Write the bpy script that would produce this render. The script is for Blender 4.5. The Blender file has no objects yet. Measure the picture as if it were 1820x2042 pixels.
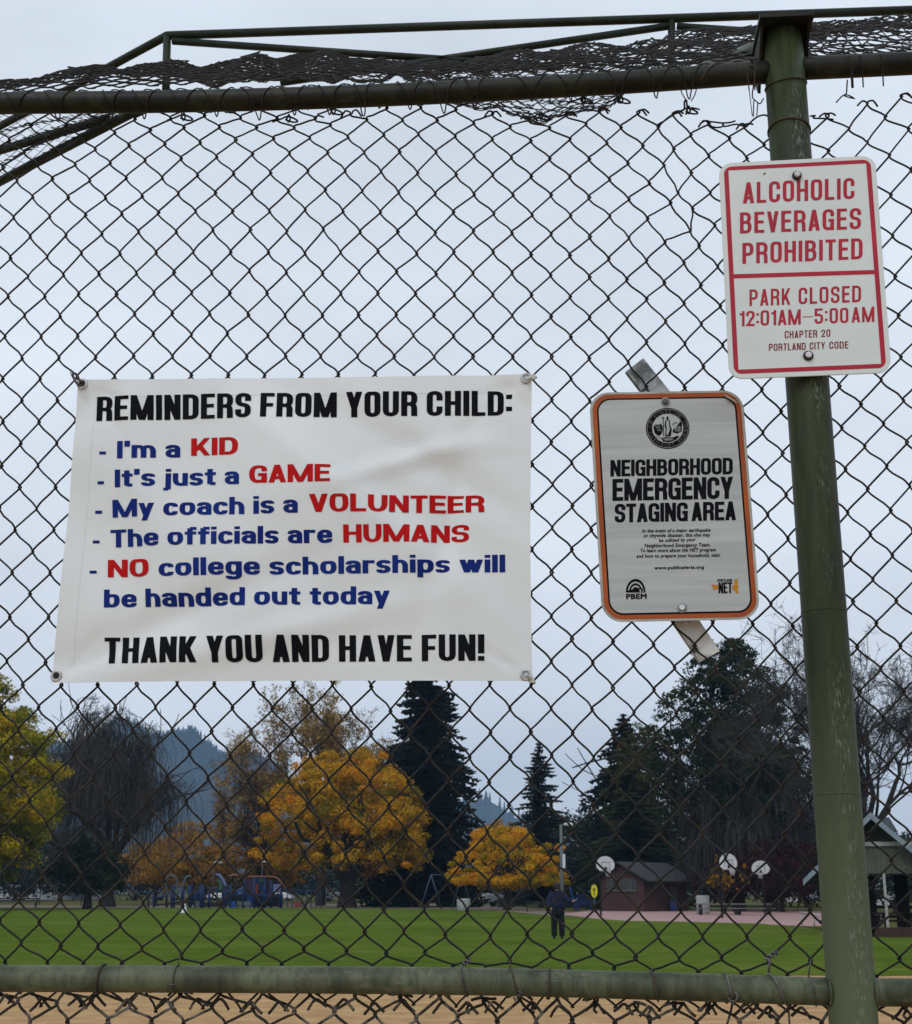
import bpy, bmesh, math, random
import numpy as np
from mathutils import Vector, Matrix
R = math.radians
scene = bpy.context.scene
C = scene.collection
rng = np.random.default_rng(7)
random.seed(7)

# ------------------------------------------------------------------ camera
FPX, PITCH, ROLL, YAW, DIST, EYE = 2694.7, R(15.705), R(0.154), R(4.533), 2.537, 1.55
FW = np.array([-math.sin(YAW)*math.cos(PITCH), math.cos(YAW)*math.cos(PITCH), math.sin(PITCH)])
_r = np.array([math.cos(YAW), math.sin(YAW), 0.0]); _u = np.cross(_r, FW)
RT = _r*math.cos(ROLL)+_u*math.sin(ROLL); UP = -_r*math.sin(ROLL)+_u*math.cos(ROLL)
CAM = np.array([0.0, -DIST, EYE])
cam = bpy.data.cameras.new('camera'); cam_o = bpy.data.objects.new('camera', cam); C.objects.link(cam_o)
cam_o.matrix_world = Matrix(((RT[0], UP[0], -FW[0], CAM[0]), (RT[1], UP[1], -FW[1], CAM[1]), (RT[2], UP[2], -FW[2], CAM[2]), (0, 0, 0, 1)))
cam.sensor_fit = 'VERTICAL'; cam.sensor_height = 36.0; cam.lens = FPX/2042*36
cam.clip_start = 0.05; cam.clip_end = 9000
cam.dof.use_dof = True; cam.dof.focus_distance = 2.62; cam.dof.aperture_fstop = 24
scene.camera = cam_o

# ------------------------------------------------------------------ light
SUN_EL, SUN_AZ = R(42), R(200)          # sun behind thick cloud, behind the viewer and a little to the left
world = bpy.data.worlds.new('World'); scene.world = world; world.use_nodes = True
nt = world.node_tree; nt.nodes.clear()
N = nt.nodes.new; L = nt.links.new
out = N('ShaderNodeOutputWorld'); bg = N('ShaderNodeBackground'); bg.inputs[1].default_value = 0.1
sky = N('ShaderNodeTexSky'); sky.sky_type = 'NISHITA'; sky.sun_disc = False
sky.sun_elevation = SUN_EL; sky.sun_rotation = SUN_AZ
tc = N('ShaderNodeTexCoord'); sep = N('ShaderNodeSeparateXYZ'); L(tc.outputs['Generated'], sep.inputs[0])
mp = N('ShaderNodeMapping'); mp.inputs['Scale'].default_value = (1, 1, 2.6); L(tc.outputs['Generated'], mp.inputs[0])
nz = N('ShaderNodeTexNoise'); nz.inputs['Scale'].default_value = 2.6; nz.inputs['Detail'].default_value = 5; nz.inputs['Roughness'].default_value = .5
L(mp.outputs[0], nz.inputs['Vector'])
cr = N('ShaderNodeValToRGB'); e = cr.color_ramp.elements     # cloud deck by height: pale near the horizon, bluer higher up
e[0].position = 0.0; e[0].color = (9.6, 10.0, 10.6, 1); e[1].position = 0.62; e[1].color = (8.1, 8.9, 9.9, 1)
m1 = cr.color_ramp.elements.new(0.30); m1.color = (8.9, 9.5, 10.3, 1)
L(sep.outputs['Z'], cr.inputs[0])
nr = N('ShaderNodeMapRange'); nr.inputs[1].default_value = .3; nr.inputs[2].default_value = .7; nr.inputs[3].default_value = .86; nr.inputs[4].default_value = 1.10
L(nz.outputs['Fac'], nr.inputs[0])
vm = N('ShaderNodeVectorMath'); vm.operation = 'SCALE'; L(cr.outputs[0], vm.inputs[0]); L(nr.outputs[0], vm.inputs['Scale'])
mx = N('ShaderNodeMix'); mx.data_type = 'RGBA'; mx.inputs[0].default_value = .93
L(sky.outputs[0], mx.inputs[6]); L(vm.outputs[0], mx.inputs[7]); L(mx.outputs[2], bg.inputs[0]); L(bg.outputs[0], out.inputs[0])
sun = bpy.data.lights.new('sun', 'SUN'); sun.energy = 0.8; sun.angle = R(20); sun.color = (1, .97, .93)
sun_o = bpy.data.objects.new('sun', sun); C.objects.link(sun_o)
# direction towards the sun: azimuth measured clockwise from +Y
sd = Vector((math.sin(SUN_AZ)*math.cos(SUN_EL), math.cos(SUN_AZ)*math.cos(SUN_EL), math.sin(SUN_EL)))
sun_o.rotation_euler = sd.to_track_quat('Z', 'Y').to_euler(); sun_o.location = (0, -20, 30)
scene.view_settings.view_transform = 'Standard'; scene.view_settings.look = 'None'
scene.view_settings.exposure = 0.0; scene.view_settings.gamma = 1.0; scene.view_settings.use_curve_mapping = False
scene.render.engine = 'CYCLES'
cy = scene.cycles; cy.max_bounces = 6; cy.diffuse_bounces = 3; cy.glossy_bounces = 2; cy.transmission_bounces = 3; cy.volume_bounces = 0
cy.use_denoising = True; cy.sample_clamp_indirect = 6

# ------------------------------------------------------------------ measuring helpers (a sight line cut by a plane)
def ray(u, v):
    return FW*FPX + RT*(u-910) + UP*(1021-v)
def at(u, v, Y):                       # point of the sight line that lies at distance Y beyond the fence
    d = ray(u, v); return CAM + d*((DIST+Y)/d[1])
def at_z(u, v, z):
    d = ray(u, v); return CAM + d*((z-EYE)/d[2])
def sp(x, y, Y=0.0):                   # the same from full-size photo pixels
    return at(x/2.0055, y/2.0055, Y)
def gx(u, Y):                          # X on the ground at distance Y
    return at(u, 1795, Y)[0]
def pxm(Y):                            # pixels per metre at distance Y near the horizon
    return FPX/math.cos(PITCH)**2/(DIST+Y)

# ------------------------------------------------------------------ materials
MATS = {}
def mat(name, c1, c2=None, scale=4.0, rough=.7, bump=0.0, bscale=None, detail=4, metal=0.0, trans=0.0, ramp=(.35, .65), stretch=None, spec=.25, c3=None):
    if name in MATS: return MATS[name]
    m = bpy.data.materials.new(name); m.use_nodes = True; t = m.node_tree; b = t.nodes['Principled BSDF']
    b.inputs['Roughness'].default_value = rough; b.inputs['Metallic'].default_value = metal
    b.inputs['Specular IOR Level'].default_value = spec
    tc = t.nodes.new('ShaderNodeTexCoord'); vec = tc.outputs['Object']
    if stretch:
        mp = t.nodes.new('ShaderNodeMapping'); mp.inputs['Scale'].default_value = stretch; t.links.new(vec, mp.inputs[0]); vec = mp.outputs[0]
    n = t.nodes.new('ShaderNodeTexNoise'); n.inputs['Scale'].default_value = scale; n.inputs['Detail'].default_value = detail
    t.links.new(vec, n.inputs['Vector'])
    r = t.nodes.new('ShaderNodeValToRGB'); el = r.color_ramp.elements
    c2 = c2 or tuple(x*.8 for x in c1)
    el[0].position = ramp[0]; el[0].color = (*c1, 1); el[1].position = ramp[1]; el[1].color = (*c2, 1)
    if c3: k = el.new((ramp[0]+ramp[1])/2); k.color = (*c3, 1)
    t.links.new(n.outputs['Fac'], r.inputs[0]); t.links.new(r.outputs[0], b.inputs['Base Color'])
    if bump:
        n2 = t.nodes.new('ShaderNodeTexNoise'); n2.inputs['Scale'].default_value = bscale or scale*4; n2.inputs['Detail'].default_value = 5
        t.links.new(vec, n2.inputs['Vector'])
        bp = t.nodes.new('ShaderNodeBump'); bp.inputs['Strength'].default_value = bump; bp.inputs['Distance'].default_value = .01
        t.links.new(n2.outputs['Fac'], bp.inputs['Height']); t.links.new(bp.outputs[0], b.inputs['Normal'])
    if trans:
        tr = t.nodes.new('ShaderNodeBsdfTranslucent'); t.links.new(r.outputs[0], tr.inputs[0])
        ms = t.nodes.new('ShaderNodeMixShader'); ms.inputs[0].default_value = trans
        t.links.new(b.outputs[0], ms.inputs[1]); t.links.new(tr.outputs[0], ms.inputs[2])
        t.links.new(ms.outputs[0], t.nodes['Material Output'].inputs['Surface'])
    MATS[name] = m; return m

def leaf_mat(name, cols, rough=.8, trans=.25, scale=.45):
    """leaf colour: large patches by noise plus a random shift per spray (face attribute)"""
    if name in MATS: return MATS[name]
    m = bpy.data.materials.new(name); m.use_nodes = True; t = m.node_tree; b = t.nodes['Principled BSDF']
    b.inputs['Roughness'].default_value = rough; b.inputs['Specular IOR Level'].default_value = .05
    tc = t.nodes.new('ShaderNodeTexCoord'); n = t.nodes.new('ShaderNodeTexNoise'); n.inputs['Scale'].default_value = scale; n.inputs['Detail'].default_value = 3
    t.links.new(tc.outputs['Object'], n.inputs['Vector'])
    a = t.nodes.new('ShaderNodeAttribute'); a.attribute_name = 'tint'
    ad = t.nodes.new('ShaderNodeMath'); ad.operation = 'MULTIPLY_ADD'; ad.inputs[1].default_value = .36
    t.links.new(a.outputs['Fac'], ad.inputs[0])
    s = t.nodes.new('ShaderNodeMath'); s.operation = 'SUBTRACT'; s.inputs[1].default_value = .18
    t.links.new(n.outputs['Fac'], s.inputs[0]); t.links.new(s.outputs[0], ad.inputs[2])
    r = t.nodes.new('ShaderNodeValToRGB'); el = r.color_ramp.elements
    k = len(cols)
    for i, c in enumerate(cols):
        p = .3+.4*i/(k-1)
        if i == 0: q = el[0]; q.position = p
        elif i == k-1: q = el[len(el)-1]; q.position = p
        else: q = el.new(p)
        q.color = (*c, 1)
    t.links.new(ad.outputs[0], r.inputs[0]); t.links.new(r.outputs[0], b.inputs['Base Color'])
    tr = t.nodes.new('ShaderNodeBsdfTranslucent'); t.links.new(r.outputs[0], tr.inputs[0])
    ms = t.nodes.new('ShaderNodeMixShader'); ms.inputs[0].default_value = trans
    t.links.new(b.outputs[0], ms.inputs[1]); t.links.new(tr.outputs[0], ms.inputs[2])
    t.links.new(ms.outputs[0], t.nodes['Material Output'].inputs['Surface'])
    MATS[name] = m; return m

# ------------------------------------------------------------------ mesh helpers
class MB:
    def __init__(s): s.v = []; s.f = []; s.sm = []
    def add(s, vs, fs, smooth=False):
        o = len(s.v); s.v += [tuple(map(float, p)) for p in vs]; s.f += [tuple(i+o for i in f) for f in fs]; s.sm += [smooth]*len(fs)
        return s
    def box(s, c, d, rot=None, taper=1.0):
        x, y, z = [k/2 for k in d]
        vs = [Vector((a*x*(taper if q > 0 else 1), b*y*(taper if q > 0 else 1), q*z)) for q in (-1, 1) for b in (-1, 1) for a in (-1, 1)]
        if rot is not None: vs = [rot @ p for p in vs]
        vs = [p+Vector(c) for p in vs]
        return s.add(vs, [(0, 2, 3, 1), (4, 5, 7, 6), (0, 1, 5, 4), (2, 6, 7, 3), (0, 4, 6, 2), (1, 3, 7, 5)])
    def tube(s, pts, r, n=8, caps=True, closed=False):
        P = np.array(pts, float); m = len(P); rr = np.full(m, r) if np.isscalar(r) else np.array(r, float)
        T = np.zeros_like(P); T[1:-1] = P[2:]-P[:-2]; T[0] = P[1]-P[0]; T[-1] = P[-1]-P[-2]
        if closed: T[0] = T[-1] = P[1]-P[-2]
        T /= np.maximum(np.linalg.norm(T, axis=1)[:, None], 1e-9)
        a = np.array([0, 0, 1.0]) if abs(T[0][2]) < .9 else np.array([1.0, 0, 0])
        nrm = a-T[0]*np.dot(a, T[0]); nrm /= np.linalg.norm(nrm)
        ang = np.linspace(0, 2*np.pi, n, endpoint=False); ca = np.cos(ang)[:, None]; sa = np.sin(ang)[:, None]
        vs = []
        for i in range(m):
            nrm = nrm-T[i]*np.dot(nrm, T[i]); nrm /= max(np.linalg.norm(nrm), 1e-9)
            b = np.cross(T[i], nrm)
            vs.append(P[i]+rr[i]*(ca*nrm+sa*b))
        vs = np.concatenate(vs)
        fs = [(i*n+k, i*n+(k+1) % n, (i+1)*n+(k+1) % n, (i+1)*n+k) for i in range(m-1) for k in range(n)]
        s.add(vs, fs, True)
        if caps and not closed:
            o = len(s.v)-m*n
            s.f += [tuple(o+k for k in range(n))[::-1], tuple(o+(m-1)*n+k for k in range(n))]; s.sm += [False, False]
        return s
    def cyl(s, a, b, r, n=12, r2=None):
        return s.tube([a, b], [r, r if r2 is None else r2], n)
    def torus(s, c, R_, r, ax=(0, 1, 0), n=20, k=8):
        ax = Vector(ax).normalized(); p = ax.orthogonal().normalized(); q = ax.cross(p)
        pts = [Vector(c)+(p*math.cos(t)+q*math.sin(t))*R_ for t in np.linspace(0, 2*math.pi, n+1)]
        return s.tube(pts, r, k, closed=True)
    def build(s, name, m, parent=None, loc=None):
        me = bpy.data.meshes.new(name); me.from_pydata(s.v, [], s.f); me.polygons.foreach_set('use_smooth', s.sm); me.update()
        me.materials.append(m); o = bpy.data.objects.new(name, me); C.objects.link(o)
        if parent is not None: o.parent = parent
        if loc is not None: o.location = loc
        return o
def fast_mesh(name, V, F, m, parent=None, tint=None, smooth=False):
    """V (n,3), F (k,3 or 4) arrays"""
    me = bpy.data.meshes.new(name); V = np.asarray(V, np.float32); F = np.asarray(F, np.int32); k, s = F.shape
    me.vertices.add(len(V)); me.vertices.foreach_set('co', V.ravel())
    me.loops.add(k*s); me.loops.foreach_set('vertex_index', F.ravel())
    me.polygons.add(k); me.polygons.foreach_set('loop_start', np.arange(0, k*s, s, dtype=np.int32)); 
    if smooth: me.polygons.foreach_set('use_smooth', np.ones(k, bool))
    if tint is not None:
        a = me.attributes.new('tint', 'FLOAT', 'FACE'); a.data.foreach_set('value', np.asarray(tint, np.float32))
    me.update(calc_edges=True); me.validate(); me.materials.append(m)
    o = bpy.data.objects.new(name, me); C.objects.link(o)
    if parent is not None: o.parent = parent
    return o
def tag(o, label=None, cat=None, group=None, kind=None):
    if label: o['label'] = label
    if cat: o['category'] = cat
    if group: o['group'] = group
    if kind: o['kind'] = kind
    return o
def empty(name, loc=(0, 0, 0), rz=0.0, label=None, cat=None, group=None):
    o = bpy.data.objects.new(name, None); C.objects.link(o); o.location = loc; o.rotation_euler = (0, 0, rz); o.empty_display_size = .1
    return tag(o, label, cat, group)
def smooth_path(P, k=3):               # Catmull-Rom through the points
    P = np.array(P, float); Q = np.vstack([2*P[0]-P[1], P, 2*P[-1]-P[-2]]); o = []
    for i in range(1, len(Q)-2):
        a, b, c, d = Q[i-1:i+3]
        for t in np.arange(k)/k:
            o.append(.5*((2*b)+(c-a)*t+(2*a-5*b+4*c-d)*t*t+(3*b-a-3*c+d)*t**3))
    o.append(P[-1]); return np.array(o)

# ------------------------------------------------------------------ materials in use
green = None
def paint_mat(name, base, chip, dark, zpale):
    """old green paint on steel pipe: mottled, streaked, scuffed pale along rub marks; the lower, handled part chalkier"""
    m = bpy.data.materials.new(name); m.use_nodes = True; t = m.node_tree; b = t.nodes['Principled BSDF']; b.inputs['Roughness'].default_value = .5
    b.inputs['Specular IOR Level'].default_value = .22
    tc = t.nodes.new('ShaderNodeTexCoord')
    def noise(sc, st, det=6, ro=.6):
        mp = t.nodes.new('ShaderNodeMapping'); mp.inputs['Scale'].default_value = st; t.links.new(tc.outputs['Object'], mp.inputs[0])
        n = t.nodes.new('ShaderNodeTexNoise'); n.inputs['Scale'].default_value = sc; n.inputs['Detail'].default_value = det; n.inputs['Roughness'].default_value = ro
        t.links.new(mp.outputs[0], n.inputs['Vector']); return n.outputs['Fac']
    def ramp(f, p0, p1, inv=False):
        r = t.nodes.new('ShaderNodeMapRange'); r.inputs[1].default_value = p0; r.inputs[2].default_value = p1
        if inv: r.inputs[3].default_value = 1; r.inputs[4].default_value = 0
        t.links.new(f, r.inputs[0]); return r.outputs[0]
    def mix(f, A, B):
        x = t.nodes.new('ShaderNodeMix'); x.data_type = 'RGBA'
        t.links.new(f, x.inputs[0])
        for i, q in ((6, A), (7, B)):
            if isinstance(q, tuple): x.inputs[i].default_value = (*q, 1)
            else: t.links.new(q, x.inputs[i])
        return x.outputs[2]
    def mul(a, c):
        x = t.nodes.new('ShaderNodeMath'); x.operation = 'MULTIPLY'
        t.links.new(a, x.inputs[0])
        if isinstance(c, float): x.inputs[1].default_value = c
        else: t.links.new(c, x.inputs[1])
        return x.outputs[0]
    col = mix(ramp(noise(9, (1, 1, .45), 8, .65), .40, .60), base, dark)
    col = mix(mul(ramp(noise(70, (1, 1, .10), 8, .7), .46, .66), .75), col, tuple(k*.7 for k in dark))
    if zpale:
        sp_ = t.nodes.new('ShaderNodeSeparateXYZ'); t.links.new(tc.outputs['Object'], sp_.inputs[0])
        low = ramp(sp_.outputs['Z'], 1.95, 1.40)
        col = mix(mul(low, .75), col, zpale)
        # rub marks run in a band down one side
        sx = ramp(sp_.outputs['X'], -.012, .008); sx2 = ramp(sp_.outputs['X'], .038, .014)
        band = mul(sx, sx2)
        col = mix(mul(mul(ramp(noise(260, (1, 1, .22), 9, .8), .52, .64), band), ramp(noise(3.2, (1, 1, 1)), .42, .58)), col, chip)
    else:
        col = mix(mul(ramp(noise(28, (.35, 1, 1), 8, .7), .60, .72), .5), col, chip)
    t.links.new(col, b.inputs['Base Color'])
    bp = t.nodes.new('ShaderNodeBump'); bp.inputs['Strength'].default_value = .35; bp.inputs['Distance'].default_value = .002
    t.links.new(noise(55, (1, 1, 1)), bp.inputs['Height']); t.links.new(bp.outputs[0], b.inputs['Normal'])
    return m
M_POST = paint_mat('post paint', (.036, .049, .017), (.30, .33, .28), (.020, .027, .011), (.105, .135, .078))
M_RAIL = paint_mat('rail paint', (.115, .135, .085), (.27, .27, .20), (.045, .054, .034), None)
M_TOPRAIL = paint_mat('old dark paint', (.022, .026, .016), (.10, .09, .07), (.007, .008, .006), None)
M_TRUSS = paint_mat('truss paint', (.018, .030, .018), (.06, .07, .05), (.009, .015, .009), None)
M_WIRE = mat('weathered wire', (.007, .007, .007), (.026, .019, .013), scale=22, rough=.6, spec=.3, ramp=(.45, .72), bump=.3, bscale=300)
M_WIRELOW = mat('flaking wire', (.022, .020, .018), (.16, .15, .13), scale=40, rough=.6, ramp=(.50, .66), bump=.3, bscale=300)
M_TIE = mat('tie wire metal', (.16, .165, .16), (.05, .045, .04), scale=40, rough=.45, metal=.5)
M_TIEDARK = mat('rusty tie wire', (.030, .026, .022), (.07, .05, .035), scale=40, rough=.6)
M_GALV = mat('galvanised steel', (.34, .36, .37), (.10, .11, .11), scale=22, rough=.45, metal=.35, ramp=(.42, .62), bump=.2, detail=8)
M_BOLT = mat('zinc bolt', (.62, .63, .64), (.42, .43, .44), scale=60, rough=.35, metal=.35)
M_RUBBER = mat('dark washer', (.03, .03, .03), rough=.8)
M_BLACKPRINT = mat('black print', (.006, .007, .009), (.009, .010, .013), scale=8, rough=.6, spec=.02)
M_BLUEPRINT = mat('blue print', (.007, .018, .14), (.010, .030, .20), scale=5, rough=.6, spec=.04)
M_REDPRINT = mat('red print', (.42, .008, .010), (.48, .012, .014), scale=5, rough=.6, spec=.04)
M_SIGNRED = mat('sign red', (.36, .012, .032), (.42, .018, .042), scale=9, rough=.4)
M_CODERED = mat('small sign red', (.22, .015, .028), rough=.45)
M_SIGNWHITE = mat('sign white', (.60, .66, .66), (.66, .71, .70), scale=5, rough=.38, bump=.03)
M_SIGNEDGE = mat('sign edge white', (.64, .68, .66), (.46, .49, .46), scale=16, rough=.45, ramp=(.5, .78))

# ------------------------------------------------------------------ ground and far setting
def sheet(name, pts, z, m, label=None, sub=None):
    b = MB(); b.add([(x, y, z) for x, y in pts], [tuple(range(len(pts)))]); o = b.build(name, m)
    return tag(o, kind='structure')
def G(u, v):                            # ground point seen at that place in the photo
    p = at_z(u, v, 0.0); return (p[0], p[1])
M_DIRT = mat('infield dirt', (.50, .325, .165), (.34, .21, .105), scale=2.6, rough=.95, spec=0, bump=.8, bscale=30, detail=9, ramp=(.3, .7), c3=(.41, .26, .13))
def grass_mat(name, cols, sc):
    m = bpy.data.materials.new(name); m.use_nodes = True; t = m.node_tree; b = t.nodes['Principled BSDF']; b.inputs['Roughness'].default_value = .9
    b.inputs['Specular IOR Level'].default_value = .0
    tc = t.nodes.new('ShaderNodeTexCoord')
    mp = t.nodes.new('ShaderNodeMapping'); mp.inputs['Scale'].default_value = (.75, 1, 1); t.links.new(tc.outputs['Object'], mp.inputs[0])
    n1 = t.nodes.new('ShaderNodeTexNoise'); n1.inputs['Scale'].default_value = sc; n1.inputs['Detail'].default_value = 8; n1.inputs['Roughness'].default_value = .62
    n2 = t.nodes.new('ShaderNodeTexNoise'); n2.inputs['Scale'].default_value = 1.3; n2.inputs['Detail'].default_value = 9; n2.inputs['Roughness'].default_value = .7
    t.links.new(mp.outputs[0], n1.inputs['Vector']); t.links.new(mp.outputs[0], n2.inputs['Vector'])
    ad = t.nodes.new('ShaderNodeMath'); ad.operation = 'MULTIPLY_ADD'; ad.inputs[1].default_value = .55; t.links.new(n2.outputs['Fac'], ad.inputs[0])
    h = t.nodes.new('ShaderNodeMath'); h.operation = 'MULTIPLY'; h.inputs[1].default_value = .45; t.links.new(n1.outputs['Fac'], h.inputs[0]); t.links.new(h.outputs[0], ad.inputs[2])
    r = t.nodes.new('ShaderNodeValToRGB'); el = r.color_ramp.elements
    el[0].position = .36; el[0].color = (*cols[0], 1); el[1].position = .64; el[1].color = (*cols[2], 1); k = el.new(.5); k.color = (*cols[1], 1)
    t.links.new(ad.outputs[0], r.inputs[0]); t.links.new(r.outputs[0], b.inputs['Base Color'])
    bp = t.nodes.new('ShaderNodeBump'); bp.inputs['Strength'].default_value = .6; bp.inputs['Distance'].default_value = .05
    t.links.new(n2.outputs['Fac'], bp.inputs['Height']); t.links.new(bp.outputs[0], b.inputs['Normal'])
    return m
M_GRASS = grass_mat('lawn grass', [(.048, .080, .012), (.082, .122, .018), (.135, .165, .034)], .10)
M_FAR = grass_mat('park grass with leaves', [(.05, .06, .02), (.08, .085, .03), (.15, .11, .06)], .08)
M_PATH = mat('worn path', (.20, .16, .11), (.13, .11, .08), scale=.5, rough=.95)
M_COURT = mat('court paving', (.40, .25, .24), (.33, .20, .19), scale=.25, rough=.9, detail=6)
M_COURTEDGE = mat('court kerb', (.50, .42, .36), rough=.9)
b = MB(); b.add([(-4000, -400, -.02), (4000, -400, -.02), (4000, 5000, -.02), (-4000, 5000, -.02)], [(0, 1, 2, 3)])
tag(b.build('ground', M_FAR), kind='structure')
# infield: dirt in front, its far rim a shallow curve
rim = [(-60, 20.5)]+[(x, float(np.interp(x, [-30, -3, 1, 3.5, 9, 24], [21.5, 23.2, 24.0, 25.6, 26.4, 23.5]))+.16*math.sin(x*1.9)+.1*math.sin(x*5.3)) for x in np.linspace(-30, 24, 120)]+[(60, 16)]
sheet('infield_dirt', [(-60, -40), (60, -40)]+rim[::-1], .0, M_DIRT)
far = [(-130, G(0, 1811)[1]), G(0, 1811), G(150, 1811.5), G(420, 1811), G(700, 1812), G(900, 1813.5), G(1000, 1818), G(1060, 1824), G(1150, 1830), G(1250, 1836), G(1400, 1839), G(1520, 1842), G(1600, 1846), G(1650, 1856), G(1700, 1862), G(1820, 1862.5), (60, G(1820, 1862)[1])]
# the lawn starts where the dirt ends: one ragged seam
lawn = MB(); nx = 120
xs = np.linspace(-60, 60, nx)
def rimy(x): return float(np.interp(x, [p[0] for p in rim], [p[1] for p in rim]))
fx = [p[0] for p in far]; fy = [p[1] for p in far]
order = np.argsort(fx); fx = np.array(fx)[order]; fy = np.array(fy)[order]
xs = np.unique(np.concatenate([np.linspace(-130, 62, 260), fx]))
lv = []
for x in xs: lv += [(x, rimy(x)-.35+.25*rng.random(), .006), (x, float(np.interp(x, fx, fy)), .006)]
lawn.add(lv, [(2*i, 2*i+2, 2*i+3, 2*i+1) for i in range(len(xs)-1)]); tag(lawn.build('lawn', M_GRASS), kind='structure')
# worn path and court beyond the lawn
sheet('path', [G(-60, 1810), G(180, 1810.6), G(420, 1810.3), G(700, 1811), G(900, 1812.5), G(1010, 1817), G(1110, 1826), G(1180, 1826), G(1120, 1816), G(1020, 1806), G(880, 1800), G(600, 1803), G(200, 1806), G(-60, 1804)][::-1], -.012, M_PATH)
sheet('basketball_court', [G(1120, 1822.5), G(1180, 1831), G(1250, 1836.5), G(1400, 1839.5), G(1520, 1842.5), G(1610, 1847), G(1668, 1845), G(1668, 1817), G(1500, 1815), G(1300, 1815.5), G(1180, 1815.5)], -.006, M_COURT)

# hills: a ridge behind the playground covered with firs, hazy with distance
def hill(name, us, vs, d, depth, m, base_v=1779):
    n = len(us); u2 = np.linspace(us[0], us[-1], 90); v2 = np.interp(u2, us, vs)
    P = [at(u, v, d) for u, v in zip(u2, v2)]; V = []; F = []; k = 14
    for i, p in enumerate(P):
        for j in range(k):
            t = j/(k-1); h = p[2]*(1-t)**1.2*(1+.05*math.sin(i*.7+j)); V.append((p[0], p[1]-depth*t**1.1*1.0, max(h, -2)))
    for j in range(k): pass
    nb = len(V)
    for i in range(len(P)-1):
        for j in range(k-1): a = i*k+j; F.append((a, a+1, a+k+1, a+k))
    bb = MB(); bb.add(V, F, True)
    for i in range(len(P)):                      # back slope
        p = P[i]; bb.v.append((p[0], p[1]+depth, -2.0))
    for i in range(len(P)-1): bb.f.append((i*k, (i+1)*k, nb+i+1, nb+i)); bb.sm.append(True)
    return tag(bb.build(name, m), kind='structure'), np.array(V).reshape(len(P), k, 3)
M_HILL = mat('forest floor', (.020, .030, .020), (.045, .045, .028), scale=.01, rough=1)
M_FIR = leaf_mat('far fir needles', [(.012, .022, .016), (.022, .036, .024), (.05, .045, .03)], trans=.05, scale=.008)
h1, HG = hill('hill', [-500, -350, -100, 60, 190, 260, 300, 350, 400, 450, 520, 580, 660, 780, 900], [1640, 1610, 1560, 1520, 1468, 1452, 1456, 1468, 1482, 1496, 1522, 1552, 1600, 1645, 1690], 2600, 1100, M_HILL)
h2, HG2 = hill('far_hill', [600, 800, 900, 950, 985, 1040, 1150, 1300, 1600, 1900, 2200], [1700, 1640, 1612, 1602, 1606, 1630, 1690, 1740, 1750, 1750, 1750], 3300, 700, M_HILL)
def forest(HGs, n, hmin, hmax, name, label_m):
    V = []; F = []; T = []
    for q in range(n):
        i = rng.integers(0, HGs.shape[0]-1); j = (HGs.shape[1]-2)*rng.random()**1.6; a = rng.random(); j0 = int(j); b_ = j-j0
        p = (HGs[i, j0]*(1-b_)+HGs[i, j0+1]*b_)*(1-a)+(HGs[i+1, j0]*(1-b_)+HGs[i+1, j0+1]*b_)*a
        h = hmin+(hmax-hmin)*rng.random(); r = h*(.16+.10*rng.random()); o = len(V); tt = rng.random(); conif = rng.random() < .72
        for lv_ in range(3 if conif else 2):
            o = len(V)
            if conif: z0 = h*(.08+.27*lv_); z1 = h*(.5+.27*lv_) if lv_ < 2 else h; rr = r*(1-.3*lv_)
            else: z0 = h*(.1+.3*lv_); z1 = h*(.45+.2*lv_); rr = r*1.5*(1-.3*lv_)
            ph = rng.random()*6
            for k in range(5):
                t = ph+k*2*math.pi/5; V.append((p[0]+rr*math.cos(t), p[1]+rr*math.sin(t), p[2]+z0-2+h*.05*rng.standard_normal()))
            V.append((p[0], p[1], p[2]+z1-2))
            for k in range(5): F.append((o+k, o+(k+1) % 5, o+5)); T.append(tt if conif else min(1, tt+.5))
    return fast_mesh(name, V, F, label_m, None, T)
tag(forest(HG, 14000, 12, 22, 'forest', M_FIR), 'hazy blue conifer forest covering the hillside behind the playground', None, None, 'stuff')
tag(forest(HG2, 1500, 22, 34, 'forest', M_FIR), 'faint blue woods on the low hill far beyond the small orange maple', None, None, 'stuff')

# ------------------------------------------------------------------ trees
M_BARK = mat('bark', (.018, .016, .015), (.040, .034, .028), scale=3, rough=.95, stretch=(3, 3, .6), bump=.6)
M_TWIG = mat('grey twigs', (.030, .031, .031), (.068, .066, .062), scale=.6, rough=.95)
M_TWIG2 = mat('brown twigs', (.040, .030, .024), (.075, .052, .036), scale=.6, rough=.95)
def seg_mesh(name, S, m, parent, sides=4):
    """S: list of (p0,p1,r0,r1) -> joined tapered prisms"""
    A = np.array([s[0] for s in S]); B = np.array([s[1] for s in S]); ra = np.array([s[2] for s in S]); rb = np.array([s[3] for s in S])
    T = B-A; T /= np.maximum(np.linalg.norm(T, axis=1)[:, None], 1e-6)
    X = np.cross(T, np.array([.3, .5, .81])); X /= np.maximum(np.linalg.norm(X, axis=1)[:, None], 1e-6); Y = np.cross(T, X)
    V = []
    for k in range(sides):
        c, s_ = math.cos(2*math.pi*k/sides), math.sin(2*math.pi*k/sides)
        V.append(A+ra[:, None]*(c*X+s_*Y)); V.append(B+rb[:, None]*(c*X+s_*Y))
    V = np.stack(V, 1); n = len(S); base = (np.arange(n)*2*sides)[:, None]
    F = np.concatenate([base+np.array([[2*k, 2*((k+1) % sides), 2*((k+1) % sides)+1, 2*k+1]]) for k in range(sides)])
    return fast_mesh(name, V.reshape(-1, 3), F, m, parent, smooth=True)
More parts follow.
